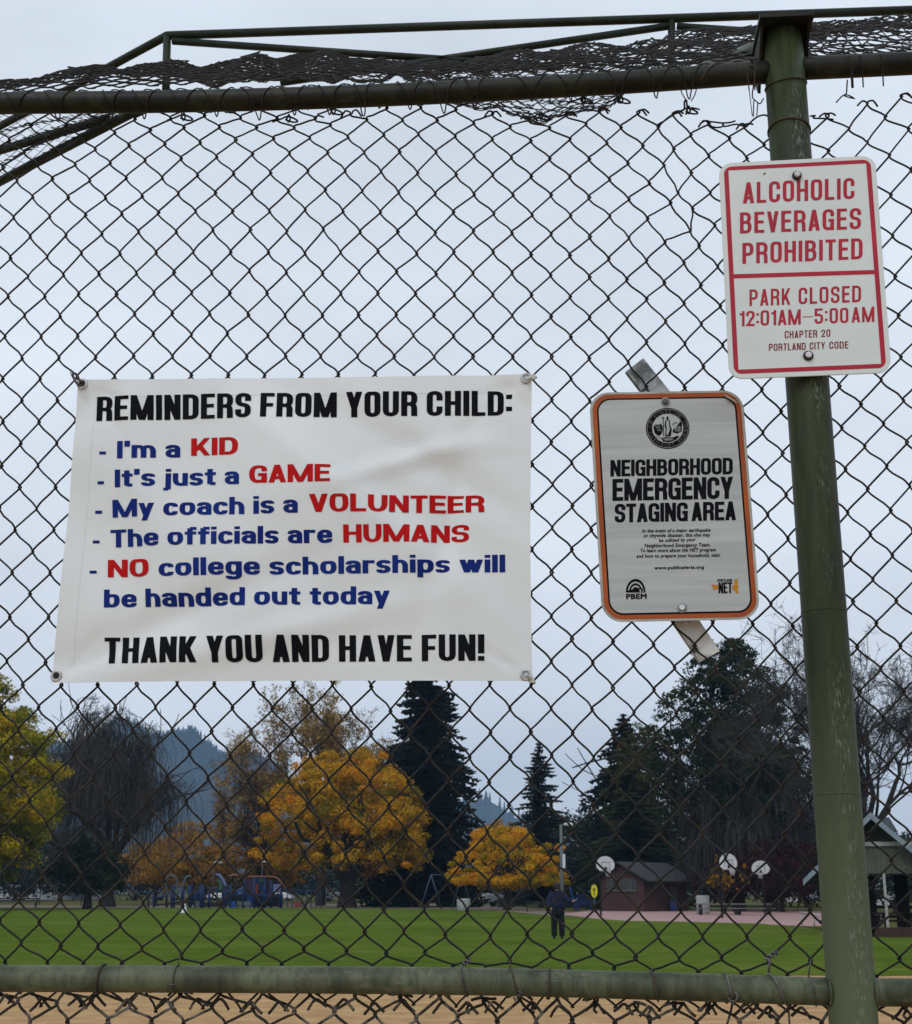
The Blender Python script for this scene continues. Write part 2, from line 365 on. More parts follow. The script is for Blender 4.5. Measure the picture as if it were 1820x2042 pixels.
def grow(rg, p, d, length, r, depth, out_, spread=.6, bend=.25, up=.15, ratio=.72, kids=(2, 3), minr=.012, steps=4, tips=None):
    pts = [np.array(p)]; d = np.array(d, float)
    for i in range(steps):
        d = d+rg.standard_normal(3)*bend*.5+np.array([0, 0, up*.5]); d /= np.linalg.norm(d)
        q = pts[-1]+d*length/steps; r1 = max(r*(1-.35*(i+1)/steps), minr)
        out_.append((pts[-1], q, max(r*(1-.35*i/steps), minr), r1)); pts.append(q)
    if depth == 0:
        if tips is not None: tips.append((pts[-1], d))
        return
    for k in range(rg.integers(kids[0], kids[1]+1)):
        s = pts[rg.integers(max(1, steps-2), steps+1)]
        a = rg.standard_normal(3); a -= d*np.dot(a, d); a /= max(np.linalg.norm(a), 1e-6)
        nd = d+a*spread*(.6+.8*rg.random()); nd /= np.linalg.norm(nd)
        grow(rg, s, nd, length*ratio*(.75+.5*rg.random()), max(r*.6*(.8+.3*rg.random()), minr), depth-1, out_, spread, bend, up, ratio, kids, minr, steps, tips)
def leaves(centres, radii, per, size, rg, flat=.6, upb=.5, crown_c=None):
    """clumps -> random bent quads; returns V,F,tint"""
    n = len(centres); cid = np.repeat(np.arange(n), per); m = len(cid)
    d = rg.standard_normal((m, 3)); d /= np.linalg.norm(d, axis=1)[:, None]; rad = rg.random(m)**.4
    P = centres[cid]+d*rad[:, None]*radii[cid][:, None]*np.array([1, 1, flat])
    nn = d*.7+rg.standard_normal((m, 3))*.7+np.array([0, 0, upb]); nn /= np.linalg.norm(nn, axis=1)[:, None]
    t = np.cross(nn, rg.standard_normal((m, 3))); t /= np.linalg.norm(t, axis=1)[:, None]; s = np.cross(nn, t)
    sz = size*(.6+.8*rg.random(m))[:, None]
    V = np.stack([P-t*sz*.5, P+s*sz*.32-nn*sz*.12, P+t*sz*.5, P-s*sz*.32-nn*sz*.12], 1).reshape(-1, 3)
    F = np.arange(m*4).reshape(-1, 4)
    tint = np.clip(.5+.28*rg.standard_normal(n)[cid]+.18*rg.standard_normal(m), 0, 1)
    return V, F, tint
def broadleaf(name, X, Y, W, H, trunk_h, trunk_r, m, label, cat='tree', seed=1, nclump=170, per=85, size=.28, shape='dome', clump=.10, bark=None, depth_ratio=.9, limbs=True, group=None, z0=0.0, upb=.5, inner=8):
    rg = np.random.default_rng(seed); root = empty(name, (X, Y, z0), 0, label, cat, group)
    ch = H-trunk_h; cz = trunk_h
    C_ = []; Rr = []
    while len(C_) < nclump:
        d = rg.standard_normal(3); d /= np.linalg.norm(d)
        if shape == 'dome' and d[2] < -.25: continue
        k = .55+.45*rg.random()**.6
        lob = 1+.10*math.sin(3*math.atan2(d[1], d[0])+seed)+.07*math.sin(5*math.atan2(d[1], d[0])+seed*2+d[2]*3)
        if shape == 'dome':
            h = cz+ch*.30+d[2]*ch*.66*k if d[2] > 0 else cz+ch*.30+d[2]*ch*1.0*k
            w = W/2*k*lob; p = (d[0]*w, d[1]*w*depth_ratio, h)
        elif shape == 'umbrella':
            h = cz+ch*.22+max(d[2], -.2)*ch*.74*k; w = W/2*k*lob*(1.0 if d[2] < .3 else 1.0); p = (d[0]*w, d[1]*w, h)
        elif shape == 'egg':
            h = cz+ch*.48+d[2]*ch*.5*k; w = W/2*k*lob*(1-.35*max(d[2], 0)); p = (d[0]*w, d[1]*w*depth_ratio, h)
        C_.append(p); Rr.append(W*clump*(.6+.8*rg.random()))
    C_ = np.array(C_); Rr = np.array(Rr)
    V, F, T = leaves(C_, Rr, per, size, rg, .62, upb)
    # a dark scatter of inner leaves keeps the heart closed
    V2, F2, T2 = leaves(C_*np.array([.55, .55, 1])+np.array([0, 0, -ch*.04]), Rr*1.1, max(5, per//inner), size*1.3, rg, .8)
    fast_mesh('crown', np.concatenate([V, V2]), np.concatenate([F, F2+len(V)]), m, root, np.concatenate([T, T2]))
    S = [(np.array([0, 0, -.1]), np.array([0, 0, trunk_h*.35]), trunk_r*1.35, trunk_r), (np.array([0, 0, trunk_h*.35]), np.array([0, 0, trunk_h]), trunk_r, trunk_r*.85)]
    if limbs:
        for k in range(7):
            a = k*2*math.pi/7+rg.random(); d = np.array([math.cos(a)*.8, math.sin(a)*.8, .9])
            grow(rg, (0, 0, trunk_h*.85), d, ch*.42, trunk_r*.55, 2, S, .6, .25, .1, .7, (2, 2), .04, 3)
    seg_mesh('trunk', S, bark or M_BARK, root, 7)
    return root
def spruce(name, X, Y, H, Wb, m, label, seed=3, whorls=46, per=10, droop=.35, z0=0.0, start=.06, power=.85, group=None, lumpy=.25, cat='tree', quad=.42):
    rg = np.random.default_rng(seed); root = empty(name, (X, Y, z0), 0, label, cat, group); V = []; T = []; S = [(np.array([0, 0, -.1]), np.array([0, 0, H*.5]), H*.018, H*.011), (np.array([0, 0, H*.5]), np.array([0, 0, H*.98]), H*.011, .02)]
    for w in range(whorls):
        t = w/(whorls-1); z = H*(start+(1-start)*t); Lr = Wb/2*(1-t)**power*(1+.12*math.sin(t*23+seed))+H*.008
        for k in range(max(4, int(per*(1-.4*t)))):
            a = rg.random()*2*math.pi; L_ = Lr*(1-lumpy+2*lumpy*rg.random()); dirv = np.array([math.cos(a), math.sin(a), 0]); side = np.array([-math.sin(a), math.cos(a), 0])
            n = max(3, int(L_/(H*.016))); up = .25*(t-.3)
            S.append((np.array([0, 0, z]), dirv*L_*.8+np.array([0, 0, z+L_*(.5*up-droop*.3)]), .05, .02))
            for i in range(n):
                s = (i+.5+rg.random()*.6)/n; p = dirv*L_*s+np.array([0, 0, z+L_*(up*s-droop*s*s*.8+.12*droop*max(0, s-.7))]); 
                wd = H*.020*(1.15-s*.7)*(.7+.6*rg.random()); ln = L_/n*.95+H*.006; tt = np.clip(.5+.25*rg.standard_normal(), 0, 1)
                for sg in (-1, 1):
                    q = p+side*sg*wd*1.5+dirv*ln*.35-np.array([0, 0, wd*(.5+.5*rg.random())])
                    V += [p-dirv*ln*.3, p+dirv*ln, q+dirv*ln*.3, q-dirv*ln*.25]; T.append(tt)
                q = p-np.array([0, 0, wd*(1.1+.8*rg.random())])+side*wd*.4*rg.standard_normal()
                V += [p-dirv*ln*.5, p+dirv*ln*.7, q+dirv*ln*.2, q-dirv*ln*.2]; T.append(tt)
    V = np.array(V); fast_mesh('crown', V, np.arange(len(V)).reshape(-1, 4), m, root, T)
    seg_mesh('trunk', S, M_BARK, root, 5); return root
def willow(name, X, Y, W, H, label, seed, m, nstr=2600, trunk_r=.75, leafm=None, strand=(.25, .6), z0=0.0, fork=.22):
    rg = np.random.default_rng(seed); root = empty(name, (X, Y, z0), 0, label, 'tree'); S = []; tips = []
    S.append((np.array([0, 0, -.1]), np.array([0, 0, H*.05]), trunk_r*1.7, trunk_r*1.1)); S.append((np.array([0, 0, H*.05]), np.array([.2, 0, H*fork]), trunk_r*1.1, trunk_r*.9))
    for k in range(8):
        a = k*2*math.pi/8+rg.random()*.6; d = np.array([math.cos(a)*.75, math.sin(a)*.75, 1.0])
        grow(rg, (.2*(fork > 0), 0, H*fork*.95), d, H*.33, trunk_r*.5, 3, S, .75, .35, .12, .72, (2, 3), .03, 4, tips)
    grow(rg, (.2, 0, H*fork), (0, 0, 1), H*.36, trunk_r*.6, 4, S, .6, .3, .2, .72, (2, 3), .03, 4, tips)
    seg_mesh('trunk', S, M_BARK, root, 5)
    P = np.array([t[0] for t in tips]); hi = max(P[:, 2].max(), 1); P[:, 2] *= np.minimum(1, H*.97/hi)
    wx = np.abs(P[:, :2]).max(); P[:, :2] *= min(1.25, W/2*.92/wx)
    idx = rg.integers(0, len(P), nstr); Q = []
    for i in idx:
        p = P[i]+rg.standard_normal(3)*np.array([.8, .8, .5])*W/22; d = np.array([p[0], p[1], 0])/max(np.hypot(p[0], p[1]), .5)*.5+rg.standard_normal(3)*.35; d[2] = .5
        Ls = H*(strand[0]+(strand[1]-strand[0])*rg.random()); n = 6; r0 = .035; q = p
        for j in range(n):
            d = d*.62+np.array([0, 0, -.55])+rg.standard_normal(3)*.10
            q2 = q+d/np.linalg.norm(d)*Ls/n
            if q2[2] < 1.8: break
            Q.append((q, q2, r0*(1-.12*j), r0*(1-.12*(j+1)))); q = q2
    # fine upturned twigs over the top
    for i in rg.integers(0, len(P), nstr//2):
        p = P[i]; d = rg.standard_normal(3)+np.array([0, 0, .5]); d /= np.linalg.norm(d); l = H*.04*(.5+rg.random()); Q.append((p, p+d*l, .03, .012)); Q.append((p+d*l*.5, p+d*l*.5+rg.standard_normal(3)*l*.5, .02, .01))
    seg_mesh('twigs', Q, m, root, 3)
    if leafm is not None:
        V, F, T = leaves(P, np.full(len(P), W*.05), 3, .3, rg); fast_mesh('crown', V, F, leafm, root, T)
    return root
def bare(name, X, Y, W, H, label, seed, m, leafm=None, nleaf=0, trunk_r=.5, lean=(0, 0), depth=5, minr=.022, z0=0.0, trunk_h=.2, leaf_low=False, start=6, spread=.62, leaf=.28, extra=2):
    rg = np.random.default_rng(seed); root = empty(name, (X, Y, z0), 0, label, 'tree'); S = []; tips = []
    top = np.array([lean[0], lean[1], H*trunk_h]); S.append((np.array([0, 0, -.1]), top, trunk_r*1.3, trunk_r))
    for k in range(start):
        a = k*2*math.pi/start+rg.random()*.7; d = np.array([math.cos(a)*.7, math.sin(a)*.7, 1.0])
        grow(rg, top, d, H*.30, trunk_r*.5, depth, S, spread, .3, .16, .74, (2, 3), minr, 3, tips)
    P = np.array([t[0] for t in tips]); sx = W/2/np.percentile(np.abs(P[:, 0]), 96); sz = H/np.percentile(P[:, 2], 98.5)
    f = lambda p: np.array([p[0]*sx, p[1]*sx, p[2]*(sz if p[2] > 0 else 1)])
    S = [(f(a), f(b_), ra, rb) for a, b_, ra, rb in S]; P = np.array([f(p) for p in P])
    thick = [s for s in S if s[2] > .07]; thin = [s for s in S if s[2] <= .07]
    for i in range(len(P)*extra):
        p = P[rg.integers(len(P))]; d = rg.standard_normal(3)+np.array([0, 0, .35]); d /= np.linalg.norm(d); l = H*.045*(.4+rg.random()); thin.append((p-d*l*.3, p+d*l, minr, minr*.6))
    seg_mesh('trunk', thick, M_BARK, root, 5); seg_mesh('twigs', thin, m, root, 3)
    if leafm is not None and nleaf:
        idx = rg.integers(0, len(P), nleaf)
        if leaf_low: idx = np.array([i for i in idx if rg.random() < np.clip(1.25-P[i][2]/H, 0, 1)])
        V, F, T = leaves(P[idx], np.full(len(idx), W*.035), 6, leaf, rg, .9); fast_mesh('crown', V, F, leafm, root, T)
    return root

L_GOLD = leaf_mat('yellow green maple leaves', [(.11, .13, .008), (.28, .25, .010), (.44, .33, .012), (.50, .32, .013)], scale=.22)
L_ORANGE = leaf_mat('orange maple leaves', [(.14, .13, .010), (.44, .27, .012), (.64, .33, .014), (.66, .28, .016)], scale=.25)
L_AMBER = leaf_mat('amber maple leaves', [(.20, .17, .010), (.52, .31, .012), (.70, .37, .014), (.62, .26, .014)], scale=.5)
L_RUST = leaf_mat('rusty leaves', [(.12, .09, .02), (.34, .19, .025), (.46, .22, .03), (.28, .15, .04)], scale=.3)
L_BROWN = leaf_mat('thin yellow brown leaves', [(.20, .15, .05), (.34, .22, .07), (.42, .25, .07)], scale=.3)
L_SPRUCE = leaf_mat('dark spruce needles', [(.005, .009, .008), (.010, .016, .013), (.018, .026, .018)], trans=.03)
L_BLUE = leaf_mat('blue spruce needles', [(.014, .024, .022), (.028, .044, .042), (.045, .065, .060)], trans=.03)
L_PINE = leaf_mat('dark pine needles', [(.010, .018, .008), (.020, .032, .012), (.036, .048, .018)], trans=.05)
L_OLIVE = leaf_mat('olive green leaves', [(.022, .032, .010), (.050, .055, .014), (.085, .068, .020)], trans=.12)
L_DKGREEN = leaf_mat('dark green leaves', [(.010, .016, .010), (.018, .028, .014), (.034, .042, .018)], trans=.08)
L_MAROON = leaf_mat('maroon leaves', [(.016, .008, .008), (.032, .011, .011), (.052, .018, .015)], trans=.1)

def base_Y(v): return at_z(910, v, 0)[1]
# the row in front, left to right
Yl = 112; broadleaf('maple_tree', gx(-125, Yl), Yl, 20.5, 21.6, 1.2, .45, L_GOLD, 'big yellow green maple at the far left, cut by the edge of the photo', seed=11, nclump=560, per=190, size=.27, shape='egg', clump=.058, inner=5)
Yw = 138; willow('willow_tree', gx(214, Yw), Yw, 15.6, 21.4, 'huge bare dark grey weeping willow beside the yellow green maple', 21, mat('warm grey twigs', (.040, .037, .033), (.085, .076, .066), scale=.6, rough=.95), nstr=2900, trunk_r=.62, strand=(.10, .38))
Yo = 140; broadleaf('maple_tree', gx(693, Yo), Yo, 17.4, 16.8, 2.9, .85, L_ORANGE, 'large round orange maple behind the playground end', seed=5, nclump=430, per=190, size=.22, clump=.050, depth_ratio=.95)
Ys = 152; spruce('spruce_tree', gx(848, Ys), Ys, 27.5, 14.2, L_SPRUCE, 'tall near black spruce standing behind the large orange maple', seed=8, whorls=50, per=15, droop=.32, power=.62)
Ya = 126; broadleaf('maple_tree', gx(1012, Ya), Ya, 11.0, 7.9, 2.0, .32, L_AMBER, 'small umbrella shaped amber maple left of the light pole', seed=9, nclump=170, per=170, size=.18, shape='umbrella', clump=.054)
Yb = 150; spruce('spruce_tree', gx(1079, Yb), Yb, 17.6, 7.2, L_BLUE, 'blue grey spruce with a thin top rising behind the amber maple', seed=14, whorls=44, per=11, droop=.2, power=.75, lumpy=.34)
Yt = 158; bare('bare_tree', gx(640, Yt), Yt, 21, 24.0, 'half bare tree with thin yellow brown leaves rising above the large orange maple', 31, M_TWIG2, L_BROWN, 5200, .45, depth=6, leaf=.28)
Yt2 = 165; bare('bare_tree', gx(515, Yt2), Yt2, 10.5, 16.5, 'dark brown twiggy tree between the hill and the large orange maple', 33, M_TWIG, L_RUST, 1500, .35, depth=6, leaf=.26)
for (u, Y, W, H, sd, lab) in ((310, 172, 12, 8.0, 41, 'low rust brown tree right behind the willow trunk'), (385, 165, 13, 10.2, 42, 'rust orange tree below the blue hillside'), (470, 175, 13, 11.0, 43, 'orange brown tree behind the play structure'), (545, 168, 9, 8.6, 44, 'orange brown tree touching the left side of the large orange maple')):
    broadleaf('rusty_tree', gx(u, Y), Y, W, H, 1.8, .25, L_RUST, lab, seed=sd, nclump=150, per=42, size=.30, clump=.075, shape='egg', group='rusty trees behind the playground')
Yx = 205; broadleaf('rusty_tree', gx(1003, Yx), Yx, 8.5, 13.0, 3, .3, L_RUST, 'pale brown tree top showing between the two spruces', seed=46, nclump=90, per=45, size=.34, shape='egg')
broadleaf('green_tree', gx(950, 190), 190, 10, 9.5, 2, .3, L_OLIVE, 'olive green bushy tree beside the foot of the near black spruce', seed=47, nclump=90, per=45, size=.34, shape='egg')
spruce('spruce_tree', gx(1255, 148), 148, 20.5, 13.5, L_SPRUCE, 'dark fir with drooping tips left of the olive green tree', seed=51, whorls=40, per=13, droop=.45, power=.8, lumpy=.4)
broadleaf('green_tree', gx(1295, 146), 146, 10.5, 19.6, 5, .35, L_OLIVE, 'tall olive green tree in front of the drooping fir', seed=52, nclump=240, per=70, size=.26, shape='egg', clump=.075)
spruce('pine_tree', gx(1268, 136), 136, 11.5, 12, L_PINE, 'broad dark green pine rising directly behind the brick building', seed=53, whorls=30, per=13, droop=.25, power=.6, lumpy=.4)
Yp = 124; broadleaf('pine_tree', gx(1474, Yp), Yp, 14.0, 25.2, 3.5, .5, L_PINE, 'tall dark pine with ragged layered boughs behind the orange framed sign', seed=61, nclump=520, per=85, size=.27, shape='egg', clump=.062, upb=.2)
Yg = 126; willow('willow_tree', gx(1540, Yg), Yg, 17.5, 18.6, 'broad dark weeping tree between the tall pine and the green post', 62, M_TWIG, nstr=5200, trunk_r=.5, fork=.2, strand=(.12, .5))
Yr = 95; bare('bare_tree', gx(1712, Yr), Yr, 15.5, 19.4, 'bare spreading tree behind the green post and above the picnic shelter', 63, M_TWIG, None, 0, .5, depth=6, minr=.016, lean=(.6, 0), trunk_h=.27, start=8, extra=4)
broadleaf('maroon_tree', gx(1560, 118), 118, 11, 6.2, 1, .2, L_MAROON, 'low maroon leaved tree behind the third basketball hoop', seed=71, nclump=110, per=50, size=.24, shape='egg')
broadleaf('maroon_tree', gx(1465, 122), 122, 8, 5.2, 1, .2, L_MAROON, 'low maroon leaved tree between the first and third hoops', seed=72, nclump=90, per=50, size=.24, shape='egg')
bare('orange_tree', gx(1441, 104), 104, 3.2, 3.9, 'thin young tree with loose orange leaves beside the middle hoop', 73, M_TWIG2, L_RUST, 260, .09, depth=3, minr=.015, leaf=.17)
broadleaf('evergreen_tree', gx(176, 120), 120, 7.2, 6.3, 1.3, .4, L_DKGREEN, 'low black green evergreen under the willow on the left', seed=74, nclump=110, per=55, size=.26)
# the closing row at the far side of the park
backs = [(-60, 210, 22, 12), (30, 225, 20, 10), (120, 230, 18, 12), (270, 235, 18, 9), (640, 215, 16, 9), (800, 205, 16, 10.5), (880, 215, 14, 9), (1060, 200, 13, 10.5), (1120, 185, 12, 12.0), (1165, 178, 12, 12.6), (1210, 170, 13, 11), (1330, 175, 15, 12), (1395, 168, 14, 10), (1450, 172, 15, 11), (1530, 165, 15, 11.5), (1610, 160, 15, 10), (1690, 165, 16, 9.5), (1780, 158, 16, 8.5), (1870, 160, 16, 9), (990, 225, 14, 7.5), (730, 235, 16, 8), (560, 240, 16, 7), (420, 245, 16, 7), (180, 240, 14, 8)]
protos = []
for i in range(3):
    protos.append(broadleaf('background_tree', 0, 0, 14, 10, 1.0, .3, [L_DKGREEN, L_DKGREEN, L_PINE][i], 'dark green tree in the closing row at the far side of the park', seed=80+i, nclump=120, per=48, size=.36, shape='egg', limbs=False, group='dark trees closing the far side of the park', clump=.09))
for i, (u, Y, W, H) in enumerate(backs):
    src = protos[i % 3]
    if i < 3: o = src
    else:
        o = src.copy(); C.objects.link(o)
        for chd in [c for c in bpy.data.objects if c.parent is src]:
            k = chd.copy(); C.objects.link(k); k.parent = o
    where = ['far left behind the yellow green maple', 'beyond the long pale building at the left', 'behind the black green evergreen at the left', 'just right of the willow, behind the rusty trees', 'behind the left side of the large orange maple', 'between the large orange maple and the near black spruce', 'right behind the foot of the near black spruce', 'behind the crown of the small amber maple', 'behind the tall grey light pole', 'behind the blue covered cart', 'directly left of the brick building roof', 'behind the right half of the brick building', 'behind the right end of the brick building roof', 'behind the largest basketball hoop', 'behind the smaller hoop farthest right', 'between the farthest right hoop and the shelter', 'behind the left slope of the shelter roof', 'behind the peak of the shelter roof', 'beyond the right edge of the shelter roof', 'beyond the pale house left of the amber maple trunk', 'behind the trunk of the large orange maple', 'behind the orange pipe of the play structure', 'behind the slides of the play structure', 'low down beyond the willow trunk'][i]
    o['label'] = 'dark green tree '+where
    o.location = (gx(u, Y), Y, 0); o.scale = (W/14, W/14, H/10); o.rotation_euler = (0, 0, i*1.3)

# ------------------------------------------------------------------ park buildings and furniture
M_BRICK = None
def brick_mat():
    m = bpy.data.materials.new('brick wall'); m.use_nodes = True; t = m.node_tree; b = t.nodes['Principled BSDF']; b.inputs['Roughness'].default_value = .9
    tc = t.nodes.new('ShaderNodeTexCoord'); s = t.nodes.new('ShaderNodeSeparateXYZ'); t.links.new(tc.outputs['Object'], s.inputs[0])
    a = t.nodes.new('ShaderNodeMath'); a.operation = 'ADD'; t.links.new(s.outputs['X'], a.inputs[0]); t.links.new(s.outputs['Y'], a.inputs[1])
    c = t.nodes.new('ShaderNodeCombineXYZ'); t.links.new(a.outputs[0], c.inputs[0]); t.links.new(s.outputs['Z'], c.inputs[1])
    br = t.nodes.new('ShaderNodeTexBrick'); br.inputs['Scale'].default_value = 1; br.inputs['Brick Width'].default_value = .22; br.inputs['Row Height'].default_value = .075; br.inputs['Mortar Size'].default_value = .008
    br.inputs['Color1'].default_value = (.055, .016, .015, 1); br.inputs['Color2'].default_value = (.036, .013, .012, 1); br.inputs['Mortar'].default_value = (.05, .035, .032, 1)
    t.links.new(c.outputs[0], br.inputs['Vector']); t.links.new(br.outputs[0], b.inputs['Base Color']); return m
M_BRICK = brick_mat()
M_SHINGLE = mat('dark roof shingles', (.028, .032, .035), (.050, .055, .058), scale=3, rough=.8, stretch=(1, 1, 6))
M_WOODDK = mat('dark wood trim', (.03, .026, .024), rough=.8)
M_GLASSDK = mat('dull window', (.035, .04, .042), (.06, .065, .065), scale=2, rough=.25)
M_SILL = mat('pale sill', (.10, .11, .105), rough=.8)
M_GREYDOOR = mat('grey door', (.065, .06, .065), rough=.7)
M_BLUEP = mat('bright blue plastic', (.012, .06, .26), (.010, .05, .22), rough=.45)
M_NAVY = mat('dark blue powder coat', (.014, .034, .115), (.010, .024, .080), rough=.5)
M_WHITEP = mat('white painted metal', (.62, .64, .66), (.52, .54, .56), scale=6, rough=.5)
M_BLACKM = mat('black painted steel', (.012, .012, .013), rough=.55)
M_CONC = mat('pale concrete', (.33, .34, .33), (.25, .26, .25), scale=5, rough=.9)
M_POLE = mat('grey steel pole', (.13, .15, .15), (.10, .115, .115), rough=.6)
M_YEL = mat('yellow plastic', (.62, .60, .02), rough=.5)

# brick building
def restroom():
    d = 118; a = R(38); s = 1/pxm(d)
    X0 = gx(1285, d); root = empty('brick_building', (X0, d-DIST*0, 0), 0, 'low brick building with dark shingled gable roof beside the court', 'building')
    ca, sa = math.cos(a), math.sin(a); W1 = 4.55; W2 = 6.6
    u1 = Vector((-ca, sa, 0)); u2 = Vector((math.sin(R(52)), math.cos(R(52)), 0))
    u1 = Vector((-math.cos(R(36)), math.sin(R(36)), 0)); u2 = Vector((math.sin(R(36)), math.cos(R(36)), 0)); W2 = 7.0
    P = lambda x, y, z: u1*x+u2*y+Vector((0, 0, z))
    He = 2.75; Hr = 4.0
    w = MB(); w.add([P(0, 0, 0), P(W1, 0, 0), P(W1, W2, 0), P(0, W2, 0), P(0, 0, He), P(W1, 0, He), P(W1, W2, He), P(0, W2, He), P(W1/2, 0, Hr-.15), P(W1/2, W2, Hr-.15)],
        [(0, 1, 5, 8, 4), (1, 2, 6, 5), (2, 3, 7, 9, 6), (3, 0, 4, 7)]); w.build('wall', M_BRICK, root)
    for sgn in (0, 1):
        r = MB(); ov = .75; og = .5
        xe = -ov if sgn == 0 else W1+ov; ze = He-.12-(Hr-He)*ov/(W1/2)*.55
        pts = [P(xe, -og, ze), P(xe, W2+og, ze), P(W1/2, W2+og, Hr), P(W1/2, -og, Hr)]; top = [p+Vector((0, 0, .14)) for p in pts]
        r.add(pts+top, [(0, 1, 2, 3), (7, 6, 5, 4), (0, 4, 5, 1), (1, 5, 6, 2), (2, 6, 7, 3), (3, 7, 4, 0)]); r.build('roof', M_SHINGLE, root)
    fas = MB()
    for sgn in (0, 1):
        xe = -.75 if sgn == 0 else W1+.75; ze = He-.12-(Hr-He)*.75/(W1/2)*.55
        fas.tube([P(xe, -.53, ze+.02), P(W1/2, -.53, Hr+.04)], .09, 4)
    fas.build('bargeboard', M_WOODDK, root)
    for x0, x1 in ((.75, 2.35), (2.75, 3.75)):
        f = MB(); n = 4 if x1-x0 > 1.2 else 2
        for z in (1.75, 2.65): f.tube([P(x0, -.04, z), P(x1, -.04, z)], .04, 4)
        for k in range(n+1): x = x0+(x1-x0)*k/n; f.tube([P(x, -.04, 1.75), P(x, -.04, 2.65)], .035, 4)
        fo = f.build('window', M_SILL, root)
        for k in range(n):
            xa = x0+(x1-x0)*k/n+.03; xb = x0+(x1-x0)*(k+1)/n-.03
            g = MB(); g.add([P(xa, -.02, 1.78), P(xb, -.02, 1.78), P(xb, -.02, 2.62), P(xa, -.02, 2.62)], [(0, 1, 2, 3)]); g.build('pane', M_GLASSDK, fo)
    sl = MB(); sl.tube([P(.6, -.08, 1.66), P(3.95, -.08, 1.66)], .07, 4); sl.build('sill', M_SILL, root)
    v = MB(); v.add([P(-.02, .7, 1.75), P(-.02, 2.1, 1.75), P(-.02, 2.1, 2.35), P(-.02, .7, 2.35)], [(0, 1, 2, 3)]); v.build('window', M_GLASSDK, root)
    dr = MB(); dr.add([P(-.03, 4.3, 0), P(-.03, 5.3, 0), P(-.03, 5.3, 2.1), P(-.03, 4.3, 2.1), P(-.07, 4.3, 0), P(-.07, 5.3, 0), P(-.07, 5.3, 2.1), P(-.07, 4.3, 2.1)], [(4, 5, 6, 7), (0, 4, 7, 3), (1, 2, 6, 5), (3, 7, 6, 2)]); dr.build('door', M_GREYDOOR, root)
    bb = MB(); bb.box(P(-.45, 3.9, .45), (.5, .5, .9)); o = bb.build('recycling_bin', M_NAVY); o.location = (X0, d, 0)
    tag(o, 'dark blue bin standing against the brick building', 'bin')
restroom()

